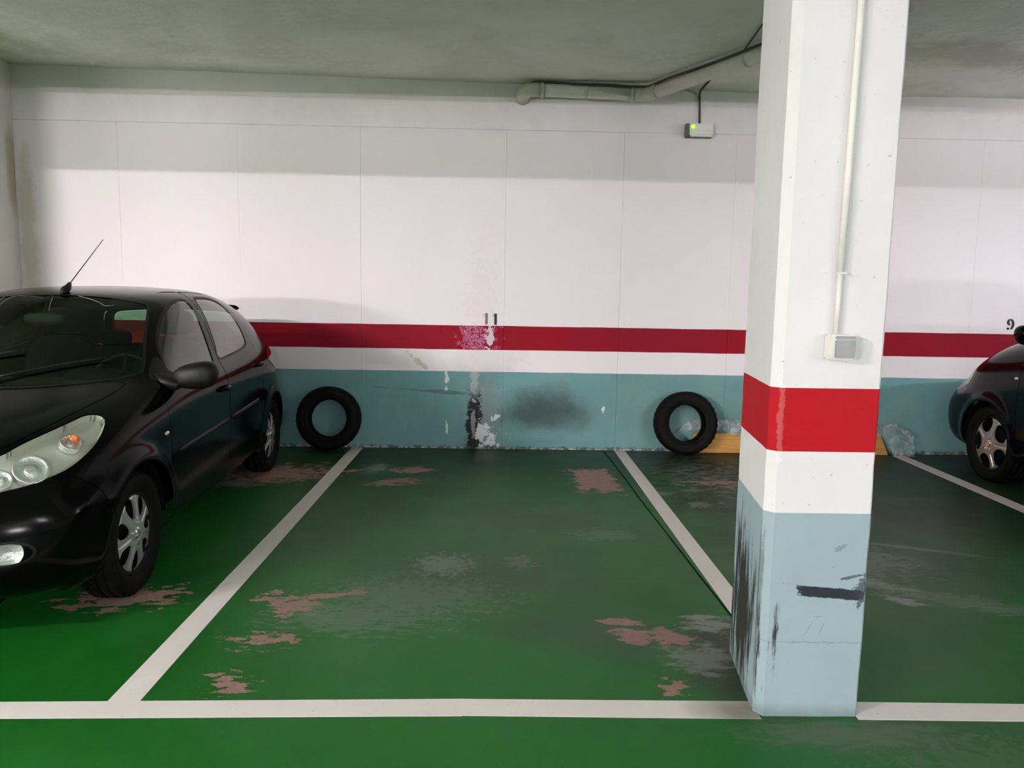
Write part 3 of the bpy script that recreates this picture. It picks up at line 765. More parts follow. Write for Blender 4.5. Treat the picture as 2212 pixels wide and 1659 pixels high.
# ------------------------------------------------------------------ plank and plastic sheet
def build_plank():
    bm = bmesh.new()
    bx(bm, -0.86, 0.99, -0.011, 0.011, 0, 0.185, 0.002)
    for v in bm.verts:
        if v.co.x > 0.9 and v.co.z > 0.1: v.co.x -= 0.055
    mt = Matrix.Rotation(math.radians(-14), 4, 'X')
    bmesh.ops.transform(bm, matrix=mt, verts=bm.verts)
    lo = min(v.co.z for v in bm.verts)
    bmesh.ops.translate(bm, verts=bm.verts, vec=(0, 0, -lo))
    tag(from_bm('wooden_plank', bm, M['wood'], loc=(2.74, 7.100, 0)), 'yellow pine plank on its edge against the wall behind the pillar', 'plank')
    # crumpled sheet of clear plastic draped over the plank
    bm = bmesh.new()
    nx, nv = 150, 34
    g = []
    for i in range(nx + 1):
        u = i / nx
        x = 1.70 + u * 2.22
        row = []
        hgt = 0.30 + 0.05 * noise.noise(Vector((x * 2.1, 3, 0)))
        if u < 0.05: hgt *= 0.5 + u * 10
        if u > 0.93: hgt *= 1 - (u - 0.93) * 3.5
        endk = 1.0 if u > 0.90 else 0.0
        for j in range(nv + 1):
            v = j / nv
            # v 0: hem in front, 1: at the wall foot
            ph = v * PI
            front = 0.20 if u < 0.86 else 0.20 - 0.20 * min(1, (u - 0.86) / 0.05)
            yy = 7.150 - 0.155 * (1 - v) - 0.04 * math.sin(ph)
            zz = front + (hgt - front) * math.sin(min(1, v * 1.15) * PI * 0.5)
            if v > 0.7: zz = hgt - (v - 0.7) * 0.15
            n1 = noise.noise(Vector((x * 6, v * 3, 1.3))); n2 = noise.ridged_multi_fractal(Vector((x * 5 + v * 2, v * 4, 2.0)), 1.0, 2.1, 4, 1.0, 2.0)
            yy -= 0.022 * n1 + 0.014 * n2
            zz += 0.030 * n1 + 0.012 * (n2 - 1)
            if x < 2.18: yy = max(yy, 7.128 + 0.028 * v)
            row.append(bm.verts.new((x - 2.8, min(yy, 7.158) - 7.08, max(zz, 0.006))))
        g.append(row)
    for i in range(nx):
        for j in range(nv):
            bm.faces.new((g[i][j], g[i + 1][j], g[i + 1][j + 1], g[i][j + 1]))
    tag(from_bm('plastic_sheet', bm, M['film'], loc=(2.8, 7.08, 0), smooth=True), 'crumpled clear plastic sheeting heaped over the plank behind the pillar', 'plastic sheet')
build_plank()

# ------------------------------------------------------------------ cars
COLS = 7   # centre .. shoulder
def car_cage(p):
    """control cage of a small hatchback, x forward from the front axle, y left, z up; half with y >= 0"""
    hs, zs = p['length'], p['height']
    T = [  # c0(x,z) | c3(x,y,z) | c5(x,y,z) | c6(x,y,z)
        ((.740, .715), (.66, .40, .715), (.575, .58, .700), (.48, .72, .675)),
        ((.640, .790), (.55, .44, .800), (.45, .62, .790), (.38, .765, .745)),
        ((.420, .872), (.34, .47, .880), (.27, .66, .868), (.22, .815, .800)),
        ((.130, .935), (.06, .50, .940), (.03, .70, .920), (.00, .835, .845)),
        ((-.10, .975), (-.20, .54, .985), (-.26, .725, .957), (-.28, .845, .880)),
        ((-.20, 1.01), (-.36, .585, 1.02), (-.46, .765, .985), (-.46, .852, .900)),
        ((-.50, 1.18), (-.60, .60, 1.155), (-.62, .785, .995), (-.62, .858, .912)),
        ((-.84, 1.355), (-.88, .580, 1.315), (-.90, .795, 1.003), (-.90, .862, .922)),
        ((-1.04, 1.428), (-1.08, .572, 1.395), (-1.12, .800, 1.008), (-1.12, .866, .926)),
        ((-1.38, 1.470), (-1.38, .572, 1.438), (-1.38, .800, 1.015), (-1.38, .868, .930)),
        ((-1.78, 1.480), (-1.78, .566, 1.448), (-1.78, .796, 1.026), (-1.78, .866, .938)),
        ((-2.15, 1.462), (-2.15, .556, 1.425), (-2.15, .786, 1.040), (-2.15, .862, .948)),
        ((-2.50, 1.415), (-2.48, .540, 1.370), (-2.46, .765, 1.050), (-2.46, .845, .955)),
        ((-2.84, 1.345), (-2.76, .510, 1.295), (-2.72, .730, 1.060), (-2.74, .812, .965)),
        ((-3.00, 1.190), (-2.92, .510, 1.160), (-2.88, .685, 1.050), (-2.90, .770, .965)),
        ((-3.13, .990), (-3.08, .500, .985), (-3.02, .630, .970), (-2.98, .700, .930))]
    S = {  # side levels: per station x offset from the shoulder, y, z
        1: (.870, .770), 2: (.880, .600), 3: (.872, .410), 4: (.850, .240), 5: (.740, .175)}
    nst = len(T)
    rows = []
    def lerp(a, b, t): return tuple(x + (y - x) * t for x, y in zip(a, b))
    for c0, c3, c5, c6 in T:
        C0 = (c0[0], 0.0, c0[1])
        r = [C0]
        for t in (1 / 3, 2 / 3):
            r.append((c0[0] + (c3[0] - c0[0]) * t ** 1.8, c3[1] * t, c0[1] + (c3[2] - c0[1]) * t ** 2.2))
        r.append(c3)
        m = lerp(c3, c5, 0.5)
        lift = 0.030 if c3[2] - c5[2] > 0.15 else 0.006
        r.append((m[0], m[1] + lift * 0.8, m[2] + lift))
        r += [c5, c6]
        rows.append(r)
    side = []
    front = {1: (.535, .745, .605), 2: (.565, .765, .480), 3: (.555, .765, .340), 4: (.50, .745, .225), 5: (.40, .66, .185)}
    frontc = {1: (.815, .625), 2: (.855, .490), 3: (.845, .350), 4: (.80, .225), 5: (.66, .185)}
    if p['blunt']: front = {k: (a + p['blunt'], b + p['blunt'] * 0.5, c) for k, (a, b, c) in front.items()}
    rear = {1: (-3.02, .735, .800), 2: (-3.10, .765, .620), 3: (-3.12, .775, .440), 4: (-3.08, .750, .290), 5: (-2.95, .66, .230)}
    rearc = {1: (-3.175, .800), 2: (-3.235, .620), 3: (-3.245, .440), 4: (-3.19, .290), 5: (-3.0, .230)}
    for k in range(nst):
        col = []
        x6, y6, z6 = T[k][3]
        for L in range(1, 6):
            y, z = S[L]
            w = y6 / .866
            if k == 0: col.append(front[L]); continue
            if k == nst - 1: col.append(rear[L]); continue
            f = min(1.0, w + (1 - w) * 0.55)
            yy = y * f
            zz = z
            if L == 1: zz = z6 - (0.93 - .770) * 0.92
            if k in (1, 2) and L == 1: zz = z6 - 0.12
            xx = x6 + (0.06 if k == 1 and L > 1 else 0.0)
            if L == 1: yy = y6 + 0.012
            if k == nst - 2: xx = x6 + (-0.02 if L > 1 else 0)
            col.append((xx, yy, zz))
        side.append(col)
    verts = []; idx = {}
    def V(key, co):
        if key in idx: return idx[key]
        idx[key] = len(verts)
        verts.append((co[0] * (hs if co[0] < 0 else p['nose']), co[1] * p['width'], p['z0'] + (co[2] - 0.2) * zs + 0.2 + p['lift'] * min(1, max(0, (co[2] - 0.55) / 0.35)) * min(1, max(0.25, (0.75 - co[0]) / 0.8))))
        return idx[key]
    faces = []
    def quad(ks):
        faces.append([idx[k] for k in ks])
    for s in (1, -1):
        for k in range(nst):
            for j in range(COLS):
                x, y, z = rows[k][j]
                V(('t', k, j, s if j else 0), (x, y * s, z))
            for L in range(1, 6):
                x, y, z = side[k][L - 1]
                V(('s', k, L, s), (x, y * s, z))
        # end faces
        for end, k, cen, cor in (('f', 0, frontc, front), ('r', nst - 1, rearc, rear)):
            ytop = [rows[k][j][1] for j in range(COLS)]
            for L in range(1, 6):
                for j in range(COLS - 1):
                    t = ytop[j] / ytop[-1]
                    xx = cen[L][0] + (cor[L][0] - cen[L][0]) * t ** 2.4
                    zz = cen[L][1] + (cor[L][2] - cen[L][1]) * t ** 2
                    V((end, j, L, s if j else 0), (xx, cor[L][1] * t * s, zz))
        top = lambda k, j: ('t', k, j, s if j else 0)
        sd = lambda k, L: ('t', k, COLS - 1, s) if L == 0 else ('s', k, L, s)
        fr = lambda e, j, L: (top(0 if e == 'f' else nst - 1, j) if L == 0 else (sd(0 if e == 'f' else nst - 1, L) if j == COLS - 1 else (e, j, L, s if j else 0)))
        for k in range(nst - 1):
            for j in range(COLS - 1):
                quad([top(k, j), top(k, j + 1), top(k + 1, j + 1), top(k + 1, j)][::1 if s > 0 else -1])
            for L in range(5):
                quad([sd(k, L), sd(k, L + 1), sd(k + 1, L + 1), sd(k + 1, L)][::1 if s > 0 else -1])
        for e in 'fr':
            for j in range(COLS - 1):
                for L in range(5):
                    q = [fr(e, j, L), fr(e, j, L + 1), fr(e, j + 1, L + 1), fr(e, j + 1, L)]
                    quad(q[::(1 if (s > 0) == (e == 'f') else -1)])
    return verts, faces

def subdivided(verts, faces, lv=3):
    me = bpy.data.meshes.new('cage'); me.from_pydata(verts, [], faces); me.update()
    o = bpy.data.objects.new('cage', me); COL.objects.link(o)
    md = o.modifiers.new('s', 'SUBSURF'); md.levels = lv; md.render_levels = lv
    dg = bpy.context.evaluated_depsgraph_get()
    ev = o.evaluated_get(dg); m2 = ev.to_mesh()
    n = len(m2.vertices)
    V = np.empty(n * 3); m2.vertices.foreach_get('co', V)
    F = [list(p.vertices) for p in m2.polygons]
    ev.to_mesh_clear()
    bpy.data.objects.remove(o); bpy.data.meshes.remove(me)
    return V.reshape(-1, 3), F

class Shell:
    """mesh that can be split along the zero line of a signed function"""
    def __init__(s, V, F):
        s.V = V.copy(); s.F = F; s.lab = ['body'] * len(F)
        s.normals()
    def normals(s):
        me = bpy.data.meshes.new('tmp'); me.from_pydata(s.V.tolist(), [], s.F); me.update()
        N = np.empty(len(me.vertices) * 3); me.vertices.foreach_get('normal', N)
        s.N = N.reshape(-1, 3); bpy.data.meshes.remove(me)
        out = s.N[:, 1] * np.sign(s.V[:, 1])
        if out.sum() < 0: s.N = -s.N; s.F = [f[::-1] for f in s.F]
    def split(s, g, name, src=('body',)):
        g = np.where(np.abs(g) < 1e-6, 1e-6, g)
        cache = {}; nV = []; nN = []; base = len(s.V); F2 = []; L2 = []
        def cut(a, b):
            k = (a, b) if a < b else (b, a)
            if k not in cache:
                t = g[k[0]] / (g[k[0]] - g[k[1]])
                nV.append(s.V[k[0]] + (s.V[k[1]] - s.V[k[0]]) * t)
                nn = s.N[k[0]] + (s.N[k[1]] - s.N[k[0]]) * t; nN.append(nn / max(np.linalg.norm(nn), 1e-9))
                cache[k] = base + len(nV) - 1
            return cache[k]
        neg = g < 0
        for f, l in zip(s.F, s.lab):
            if l not in src: F2.append(f); L2.append(l); continue
            m = [neg[i] for i in f]
            if all(m): F2.append(f); L2.append(name); continue
            if not any(m): F2.append(f); L2.append(l); continue
            ins, outs = [], []
            for a, b, ma, mb in zip(f, f[1:] + f[:1], m, m[1:] + m[:1]):
                (ins if ma else outs).append(a)
                if ma != mb:
                    c = cut(a, b); ins.append(c); outs.append(c)
            if len(ins) > 2: F2.append(ins); L2.append(name)
            if len(outs) > 2: F2.append(outs); L2.append(l)
        if nV:
            s.V = np.vstack([s.V, nV]); s.N = np.vstack([s.N, nN])
        s.F, s.lab = F2, L2
    def obj(s, name, label, mat, parent, side=0, off=0.0, thick=0.0, label_txt=None, keep=None):
        fs = [f for f, l in zip(s.F, s.lab) if l == label]
        if side: fs = [f for f in fs if s.V[f[0]][1] * side > 0]
        if keep: fs = [f for f in fs if keep(s.V[f[0]])]
        if not fs: return None
        ids = sorted({i for f in fs for i in f}); mp = {i: k for k, i in enumerate(ids)}
        V = s.V[ids] + s.N[ids] * off
        me = bpy.data.meshes.new(name)
        me.from_pydata(V.tolist(), [], [[mp[i] for i in f] for f in fs]); me.update()
        for p in me.polygons: p.use_smooth = True
        me.normals_split_custom_set_from_vertices(s.N[ids].tolist())
        me.materials.append(mat)
        o = bpy.data.objects.new(name, me)
        if label_txt: o['label'] = label_txt
        return link(o, parent)

def superell(bm, rx, ry, rz, e=2.5, seg=28, rings=16, mtx=None, taper=None):
    vs = []
    for i in range(rings + 1):
        th = -PI / 2 + PI * i / rings
        for k in range(seg):
            ph = 2 * PI * k / seg
            c = lambda t: math.copysign(abs(math.cos(t)) ** (2 / e), math.cos(t))
            q = lambda t: math.copysign(abs(math.sin(t)) ** (2 / e), math.sin(t))
            p = Vector((rx * c(th) * c(ph), ry * c(th) * q(ph), rz * q(th)))
            if taper: p = taper(p)
            vs.append(bm.verts.new(mtx @ p if mtx is not None else p))
    for i in range(rings):
        for k in range(seg):
            a, b = i * seg + k, i * seg + (k + 1) % seg
            bm.faces.new((vs[a], vs[b], vs[b + seg], vs[a + seg]))
    bmesh.ops.remove_doubles(bm, verts=bm.verts, dist=1e-5)
    bmesh.ops.recalc_face_normals(bm, faces=bm.faces)

def disc_wheel(kind, R):
    """rim face as a polar sheet with its holes cut out; faces outward to +y"""
    nr, na = 26, 210
    V = []; F = []
    for i in range(nr + 1):
        r = R * i / nr
        for k in range(na):
            a = 2 * PI * k / na
            V.append((r * math.cos(a), 0.0, r * math.sin(a)))
    for i in range(nr):
        for k in range(na):
            a, b = i * na + k, i * na + (k + 1) % na
            F.append([a, b, b + na, a + na] if i else [a, b + na, a + na])
    V = np.array(V)
    r = np.hypot(V[:, 0], V[:, 2]); ang = np.arctan2(V[:, 2], V[:, 0])
    n = 7 if kind == 'seven' else 5
    ph = (ang + PI / 2) % (2 * PI / n) - PI / n       # 0 in the middle of a hole
    if kind == 'seven':
        rc, rr, ra = 0.655 * R, 0.255 * R, 0.172 * R
        w = ra * (0.62 + 0.80 * (r - 0.45 * R) / (0.45 * R))
        g = (np.abs((r - rc) / rr) ** 2.4 + np.abs(ph * r / np.maximum(w, 1e-3)) ** 2.4) ** (1 / 2.4) - 1
    else:
        rc, rr, ra = 0.675 * R, 0.255 * R, 0.300 * R
        w = ra * (0.60 + 0.85 * (r - 0.45 * R) / (0.45 * R))
        g = (np.abs((r - rc) / rr) ** 2.6 + np.abs(ph * r / np.maximum(w, 1e-3)) ** 2.6) ** (1 / 2.6) - 1
    g = g * rr
    s = Shell.__new__(Shell); s.V = V; s.F = F; s.lab = ['body'] * len(F); s.N = np.tile([0, 1.0, 0], (len(V), 1))
    s.split(g, 'hole')
    # relief
    x, z = s.V[:, 0], s.V[:, 2]; r = np.hypot(x, z); ang = np.arctan2(z, x)
    phs = (ang + PI / 2 + PI / n) % (2 * PI / n) - PI / n   # 0 on a spoke
    h = 0.020 * (1 - (r / R) ** 2) - 0.004
    h = h - 0.020 * np.exp(-((r - 0.93 * R) / (0.035 * R)) ** 2) * 0.5
    grv = np.exp(-(phs * r / (0.030 * R)) ** 2) * np.clip((r - 0.3 * R) / (0.1 * R), 0, 1) * np.clip((0.9 * R - r) / (0.06 * R), 0, 1)
    h = h - grv * (0.006 if kind == 'seven' else 0.010)
    h = np.where(r < 0.16 * R, h - 0.006, h)
    h = h + 0.006 * np.exp(-((r - 0.99 * R) / (0.02 * R)) ** 2)
    s.V[:, 1] = h
    fs = [f for f, l in zip(s.F, s.lab) if l == 'body']
    ids = sorted({i for f in fs for i in f}); mp = {i: k for k, i in enumerate(ids)}
    bm = bmesh.new(); vv = [bm.verts.new(s.V[i]) for i in ids]
    for f in fs:
        f = [vv[mp[i]] for i in f]
        try: bm.faces.new(f)
        except ValueError: pass
    bmesh.ops.remove_doubles(bm, verts=bm.verts, dist=1e-5)
    bmesh.ops.recalc_face_normals(bm, faces=bm.faces)
    if sum(f.normal.y for f in bm.faces) < 0: bmesh.ops.reverse_faces(bm, faces=bm.faces)
    # returns of the hole edges
    be = [e for e in bm.edges if e.is_boundary]
    r_ = bmesh.ops.extrude_edge_only(bm, edges=be)
    for v in [v for v in r_['geom'] if isinstance(v, bmesh.types.BMVert)]:
        v.co.y -= 0.007
    me = bpy.data.meshes.new('wheel_face'); bm.to_mesh(me); bm.free()
    for p in me.polygons: p.use_smooth = True
    try: me.set_sharp_from_angle(angle=math.radians(40))
    except Exception: pass
    return me

def build_wheels(car, p):
    R, W, rin = p['tyre_r'], p['tyre_w'], p['rim_r']
    bm = tyre_mesh(R, W, rin, 96); tm = bpy.data.meshes.new('tyre'); bm.to_mesh(tm); bm.free()
    for q in tm.polygons: q.use_smooth = True
    tm.materials.append(M['rubber'])
    fm = disc_wheel(p['rim'], rin + 0.006); fm.materials.append(p['rim_mat'])
    bm = bmesh.new(); lathe(bm, [(rin, W * 0.40), (rin - 0.012, W * 0.36), (rin - 0.018, 0.0), (rin - 0.012, -W * 0.40), (0.05, -W * 0.30), (0.001, -W * 0.30)], 64)
    wm = bpy.data.meshes.new('rim_well'); bm.to_mesh(wm); bm.free(); wm.materials.append(M['rim_dark'])
    bm = bmesh.new(); lathe(bm, [(0.001, 0.012), (0.022, 0.011), (0.028, 0.006), (0.029, -0.004)], 28)
    cm = bpy.data.meshes.new('centre_cap'); bm.to_mesh(cm); bm.free(); cm.materials.append(M['chrome'])
    nb = 4 if p['rim'] == 'seven' else 5
    bm = bmesh.new(); bmesh.ops.create_cone(bm, cap_ends=True, segments=6, radius1=0.010, radius2=0.009, depth=0.014)
    bmesh.ops.rotate(bm, verts=bm.verts, matrix=Matrix.Rotation(PI / 2, 3, 'X'))
    lm = bpy.data.meshes.new('lug_bolt'); bm.to_mesh(lm); bm.free(); lm.materials.append(M['chrome'])
    bm = bmesh.new(); lathe(bm, [(0.001, 0.01), (0.128, 0.01), (0.13, 0.0), (0.128, -0.01), (0.001, -0.01)], 40)
    dm = bpy.data.meshes.new('brake_disc'); bm.to_mesh(dm); bm.free(); dm.materials.append(M['rim_dark'])
    for ax in (0.0, -p['wheelbase']):
        for s in (1, -1):
            w = empty('wheel', (ax, s * p['track'], R - 0.004)); w.parent = car
            if s < 0: w.rotation_euler = (0, 0, PI)
            w.rotation_euler.y = 0.0
            for nm, me, y, ry in (('tyre', tm, 0, 0), ('rim_well', wm, 0, 0), ('wheel_cover' if p['rim'] == 'seven' else 'alloy_rim', fm, W * 0.36, 0.35 + ax * 0.17),
                              ('centre_cap', cm, W * 0.36 + 0.010, 0), ('brake_disc', dm, W * 0.05, 0)):
                o = link(bpy.data.objects.new(nm, me), w); o.location = (0, y, 0); o.rotation_euler = (0, ry, 0)
            for k in range(nb):
                a = 2 * PI * k / nb + 0.3
                o = link(bpy.data.objects.new('lug_bolt', lm), w); o.location = (0.052 * math.cos(a), W * 0.36 + 0.016, 0.052 * math.sin(a))

def build_interior(car, p):
    z0 = p['z0']; cab = M['cabin']; hz = p['height']
    def part(nm, fn, sm=True, mat=cab, par=None):
        bm = bmesh.new(); fn(bm); return from_bm(nm, bm, mat, par or car, sm)
    for s in (1, -1):
        seat = empty('front_seat', (-1.42, 0.36 * s, 0.30 + z0)); seat.parent = car
        part('seat_cushion', lambda bm: superell(bm, 0.26, 0.24, 0.11, 4, mtx=Matrix.Translation((0.04, 0, 0.14))), par=seat)
        part('backrest', lambda bm: superell(bm, 0.075, 0.235, 0.36, 4, mtx=Matrix.Translation((-0.29, 0, 0.48)) @ Matrix.Rotation(math.radians(-14), 4, 'Y')), par=seat)
        part('headrest', lambda bm: superell(bm, 0.05, 0.135, 0.09, 3.2, mtx=Matrix.Translation((-0.40, 0, 0.93)) @ Matrix.Rotation(math.radians(-10), 4, 'Y')), par=seat)
    def bench(bm):
        superell(bm, 0.24, 0.62, 0.12, 5, mtx=Matrix.Translation((-2.15, 0, 0.46 + z0)))
    part('rear_bench', bench)
    part('rear_backrest', lambda bm: superell(bm, 0.07, 0.62, 0.29, 5, mtx=Matrix.Translation((-2.46, 0, 0.74 + z0)) @ Matrix.Rotation(math.radians(-16), 4, 'Y')))
    for y in (0.36, -0.36):
        part('rear_headrest', lambda bm: superell(bm, 0.045, 0.125, 0.065, 3, mtx=Matrix.Translation((-2.55, y, 1.07 + z0))))
    def dash(bm):
        superell(bm, 0.30, 0.70, 0.16, 5, mtx=Matrix.Translation((-0.62, 0, 0.80 + z0)))
        superell(bm, 0.12, 0.17, 0.06, 3, mtx=Matrix.Translation((-0.70, 0.36, 0.955 + z0)))
    part('dashboard', dash)
    mw = Matrix.Translation((-0.98, 0.36, 0.90 + z0)) @ Matrix.Rotation(math.radians(62), 4, 'Y')
    def wheel(bm):
        pts = [mw @ Vector((0.185 * math.cos(a), 0.185 * math.sin(a), 0)) for a in np.linspace(0, 2 * PI, 41)]
        tube(bm, pts, 0.015, 10, cap=False)
        for a in (0.2, PI - 0.2, -PI / 2):
            tube(bm, [mw @ Vector((0, 0, -0.02)), mw @ Vector((0.18 * math.sin(a), 0.18 * math.cos(a), 0))], 0.014, 8)
        superell(bm, 0.06, 0.06, 0.03, 2.5, mtx=mw)
    part('steering_wheel', wheel, mat=M['trim'])
    part('rearview_mirror', lambda bm: superell(bm, 0.018, 0.115, 0.032, 3.5, mtx=Matrix.Translation((-0.86, 0.0, 1.285 * hz + z0))), mat=M['trim'])
    part('cabin_floor', lambda bm: bx(bm, -2.75, 0.30, -0.66, 0.66, 0.22 + z0, 0.27 + z0), False)
    def belly(bm):
        bx(bm, -3.05, 0.66, -0.52, 0.52, 0.19, 0.30)
        for ax in (0.0, -p['wheelbase']):
            tube(bm, [(ax, -0.7, p['tyre_r']), (ax, 0.7, p['tyre_r'])], 0.03, 10)
    part('underbody', belly, False, M['seam'])
    # wheel housings
    for ax in (0.0, -p['wheelbase']):
        for s in (1, -1):
            def hous(bm):
                rr = p['arch_r'] + 0.012
                pts = [(ax + rr * math.cos(a), p['tyre_r'] + rr * math.sin(a)) for a in np.linspace(0.0, PI, 22)]
                o = [bm.verts.new((x, 0.825 * s * p['width'], z)) for x, z in pts]; i = [bm.verts.new((x, 0.50 * s, z)) for x, z in pts]
                for k in range(len(pts) - 1): bm.faces.new((o[k], o[k + 1], i[k + 1], i[k]))
                bm.faces.new(i)
            part('wheel_housing', hous, True, M['seam'])

def build_car(name, loc, heading, p, label):
    car = empty(name, loc, (0, 0, heading), label, 'car')
    vs, fs = car_cage(p)
    V, F = subdivided(vs, fs, 4)
    R = p['tyre_r']; wb = p['wheelbase']; W = p['width']
    # flared arches
    for ax in (0.0, -wb):
        d = np.hypot(V[:, 0] - ax, V[:, 2] - R)
        m = (np.abs(V[:, 1]) > 0.6)
        V[:, 1] += np.sign(V[:, 1]) * m * 0.020 * np.exp(-((d - p['arch_r'] - 0.01) / 0.05) ** 2)
    sh = Shell(V, F)
    H = lambda z: p['z0'] + (z - 0.2) * p['height'] + 0.2 + (p['lift'] if z > 0.9 else 0)
    def polyz(pts, n=6, sm=True):
        q = [(x, H(z)) for x, z in pts]
        return crom(q, n) if sm else np.array(q)
    def side_g(poly, ymin=0.45, extra=None):
        g = sdf_poly(sh.V[:, 0], sh.V[:, 2], poly)
        return np.where(np.abs(sh.V[:, 1]) > ymin, g, 1.0)
    # wheel arches
    for ax in (0.0, -wb):
        g = np.hypot(sh.V[:, 0] - ax, sh.V[:, 2] - R) - p['arch_r']
        sh.split(np.where(np.abs(sh.V[:, 1]) > 0.42, g, 1.0), 'arch')
    # windows
    def windscreen():
        q = crom([(-.115, 0), (-.15, .30), (-.28, .56), (-.42, .665), (-.50, .675), (-.72, .600), (-.98, .520), (-1.01, .46), (-1.03, .25), (-1.035, 0),
                  (-1.03, -.25), (-1.01, -.46), (-.98, -.520), (-.72, -.600), (-.50, -.675), (-.42, -.665), (-.28, -.56), (-.15, -.30)], 5)
        g = sdf_poly(sh.V[:, 0], sh.V[:, 1], q)
        return np.where((sh.V[:, 2] > H(0.90)) & (sh.N[:, 2] > 0.1), g, 1.0)
    front_win = polyz([(-.635, 1.012), (-.660, 1.085), (-.735, 1.160), (-.90, 1.260), (-1.03, 1.318), (-1.20, 1.368), (-1.33, 1.387), (-1.41, 1.384), (-1.395, 1.33), (-1.345, 1.24), (-1.305, 1.14), (-1.262, 1.035), (-1.235, 1.014), (-1.10, 1.012), (-.85, 1.008)], 6)
    sail = polyz([(-.44, .985), (-.52, 1.045), (-.62, 1.095), (-.622, 1.03), (-.60, .992), (-.50, .982)], 5)
    rear_win = polyz([(-1.385, 1.028), (-1.425, 1.10), (-1.48, 1.22), (-1.545, 1.345), (-1.60, 1.392), (-1.72, 1.398), (-1.90, 1.390), (-2.03, 1.360), (-2.10, 1.290), (-2.135, 1.19), (-2.12, 1.11), (-2.06, 1.068), (-1.85, 1.045), (-1.6, 1.032)], 6)
    def backlight():
        q = crom([(0.0, H(1.285)), (.35, H(1.275)), (.47, H(1.245)), (.53, H(1.12)), (.55, H(1.04)), (.50, H(1.0)), (.3, H(.99)), (0, H(.988)),
                  (-.3, H(.99)), (-.50, H(1.0)), (-.55, H(1.04)), (-.53, H(1.12)), (-.47, H(1.245)), (-.35, H(1.275))], 5)
        g = sdf_poly(sh.V[:, 1], sh.V[:, 2], q)
        return np.where((sh.V[:, 0] < -2.6) & (sh.N[:, 0] < -0.2), g, 1.0)
    for gf, nm, b in ((windscreen, 'windscreen', 0.016), (lambda: side_g(front_win), 'fwin', 0.013), (lambda: side_g(rear_win), 'rwin', 0.013), (backlight, 'backlight', 0.016)):
        sh.split(gf(), nm)
        sh.split(gf() - b, 'seal_' + nm)
    sh.split(side_g(sail), 'sail')
    # lamps
    def corner(poly, xmin):
        s_ = sh.V[:, 0] - np.abs(sh.V[:, 1])
        g = sdf_poly(s_, sh.V[:, 2], np.array([(a, H(b)) for a, b in crom(poly, 6)]))
        return np.where((sh.V[:, 0] > xmin), g, 1.0)
    hl = p['headlamp']
    sh.split(corner(hl, -0.05), 'headlamp'); sh.split(corner(hl, -0.05) - 0.004, 'seam')
    def tail():
        s_ = -sh.V[:, 0] - np.abs(sh.V[:, 1])
        g = sdf_poly(s_, sh.V[:, 2], np.array([(a, H(b)) for a, b in crom([(1.64, .925), (1.74, .985), (2.06, .990), (2.30, .985), (2.46, .93), (2.48, .83), (2.40, .76), (2.28, .76), (2.08, .80), (1.85, .855)], 5)]))
        return np.where(sh.V[:, 0] < -2.3, g, 1.0)
    sh.split(tail(), 'taillamp'); sh.split(tail() - 0.004, 'seam')
    # lower grille and fog lamp recesses
    def nose(poly, xmin=0.45):
        g = sdf_poly(np.abs(sh.V[:, 1]), sh.V[:, 2], np.array([(a, H(b)) for a, b in crom(poly, 5)]))
        return np.where(sh.V[:, 0] > xmin, g, 1.0)
    mouth = [(-.2, .575), (.20, .575), (.36, .545), (.425, .46), (.42, .35), (.36, .285), (.2, .265), (-.2, .265)]
    fog = [(.545, .440), (.57, .462), (.625, .465), (.675, .440), (.680, .408), (.64, .385), (.585, .388), (.552, .410)]
    sh.split(nose(mouth), 'mouth'); sh.split(nose(fog), 'fog'); sh.split(nose(fog) - 0.010, 'fogring')
    # panels with their gaps
    gap = 0.0024
    def panel(gf, nm):
        sh.split(gf() + gap, nm); sh.split(gf() - gap, 'seam')
    def hood():
        q = crom([(.70, 0), (.66, .28), (.53, .47), (.38, .56), (.20, .62), (-.05, .665), (-.24, .675), (-.30, .64), (-.16, .42), (-.09, .2), (-.075, 0),
                  (-.09, -.2), (-.16, -.42), (-.30, -.64), (-.24, -.675), (-.05, -.665), (.20, -.62), (.38, -.56), (.53, -.47), (.66, -.28)], 5)
        g = sdf_poly(sh.V[:, 0], sh.V[:, 1], q)
        return np.where(sh.N[:, 2] > 0.25, g, 1.0)
    panel(hood, 'hood')
    # scuttle between the bonnet and the windscreen
    g = np.maximum(np.abs(sh.V[:, 0] + 0.13) - 0.17, np.abs(sh.V[:, 1]) - 0.60)
    sh.split(np.where((sh.N[:, 2] > 0.3) & (sh.V[:, 2] > H(0.9)), g, 1.0), 'scuttle')
    def bumper():
        q = np.array([(.30, H(.10)), (.312, H(.52)), (.34, H(.60)), (.40, H(.665)), (.60, H(.70)), (1.2, H(.70)), (1.2, H(.10))])
        return sdf_poly(sh.V[:, 0], sh.V[:, 2], q)
    panel(bumper, 'bumper')
    def rbumper():
        q = np.array([(-2.86, H(.10)), (-2.85, H(.60)), (-2.90, H(.72)), (-3.6, H(.72)), (-3.6, H(.10))])
        return sdf_poly(sh.V[:, 0], sh.V[:, 2], q)
    panel(rbumper, 'rbumper')
    fd = np.array([(x, H(z)) for x, z in [(-.455, .25), (-.40, .34), (-.375, .60), (-.385, .88), (-.41, .965), (-.47, 1.03), (-.60, 1.15), (-.76, 1.278), (-.92, 1.372), (-1.08, 1.422), (-1.35, 1.440), (-1.53, 1.441), (-1.46, 1.30), (-1.40, 1.16), (-1.345, 1.0), (-1.335, .25)]])
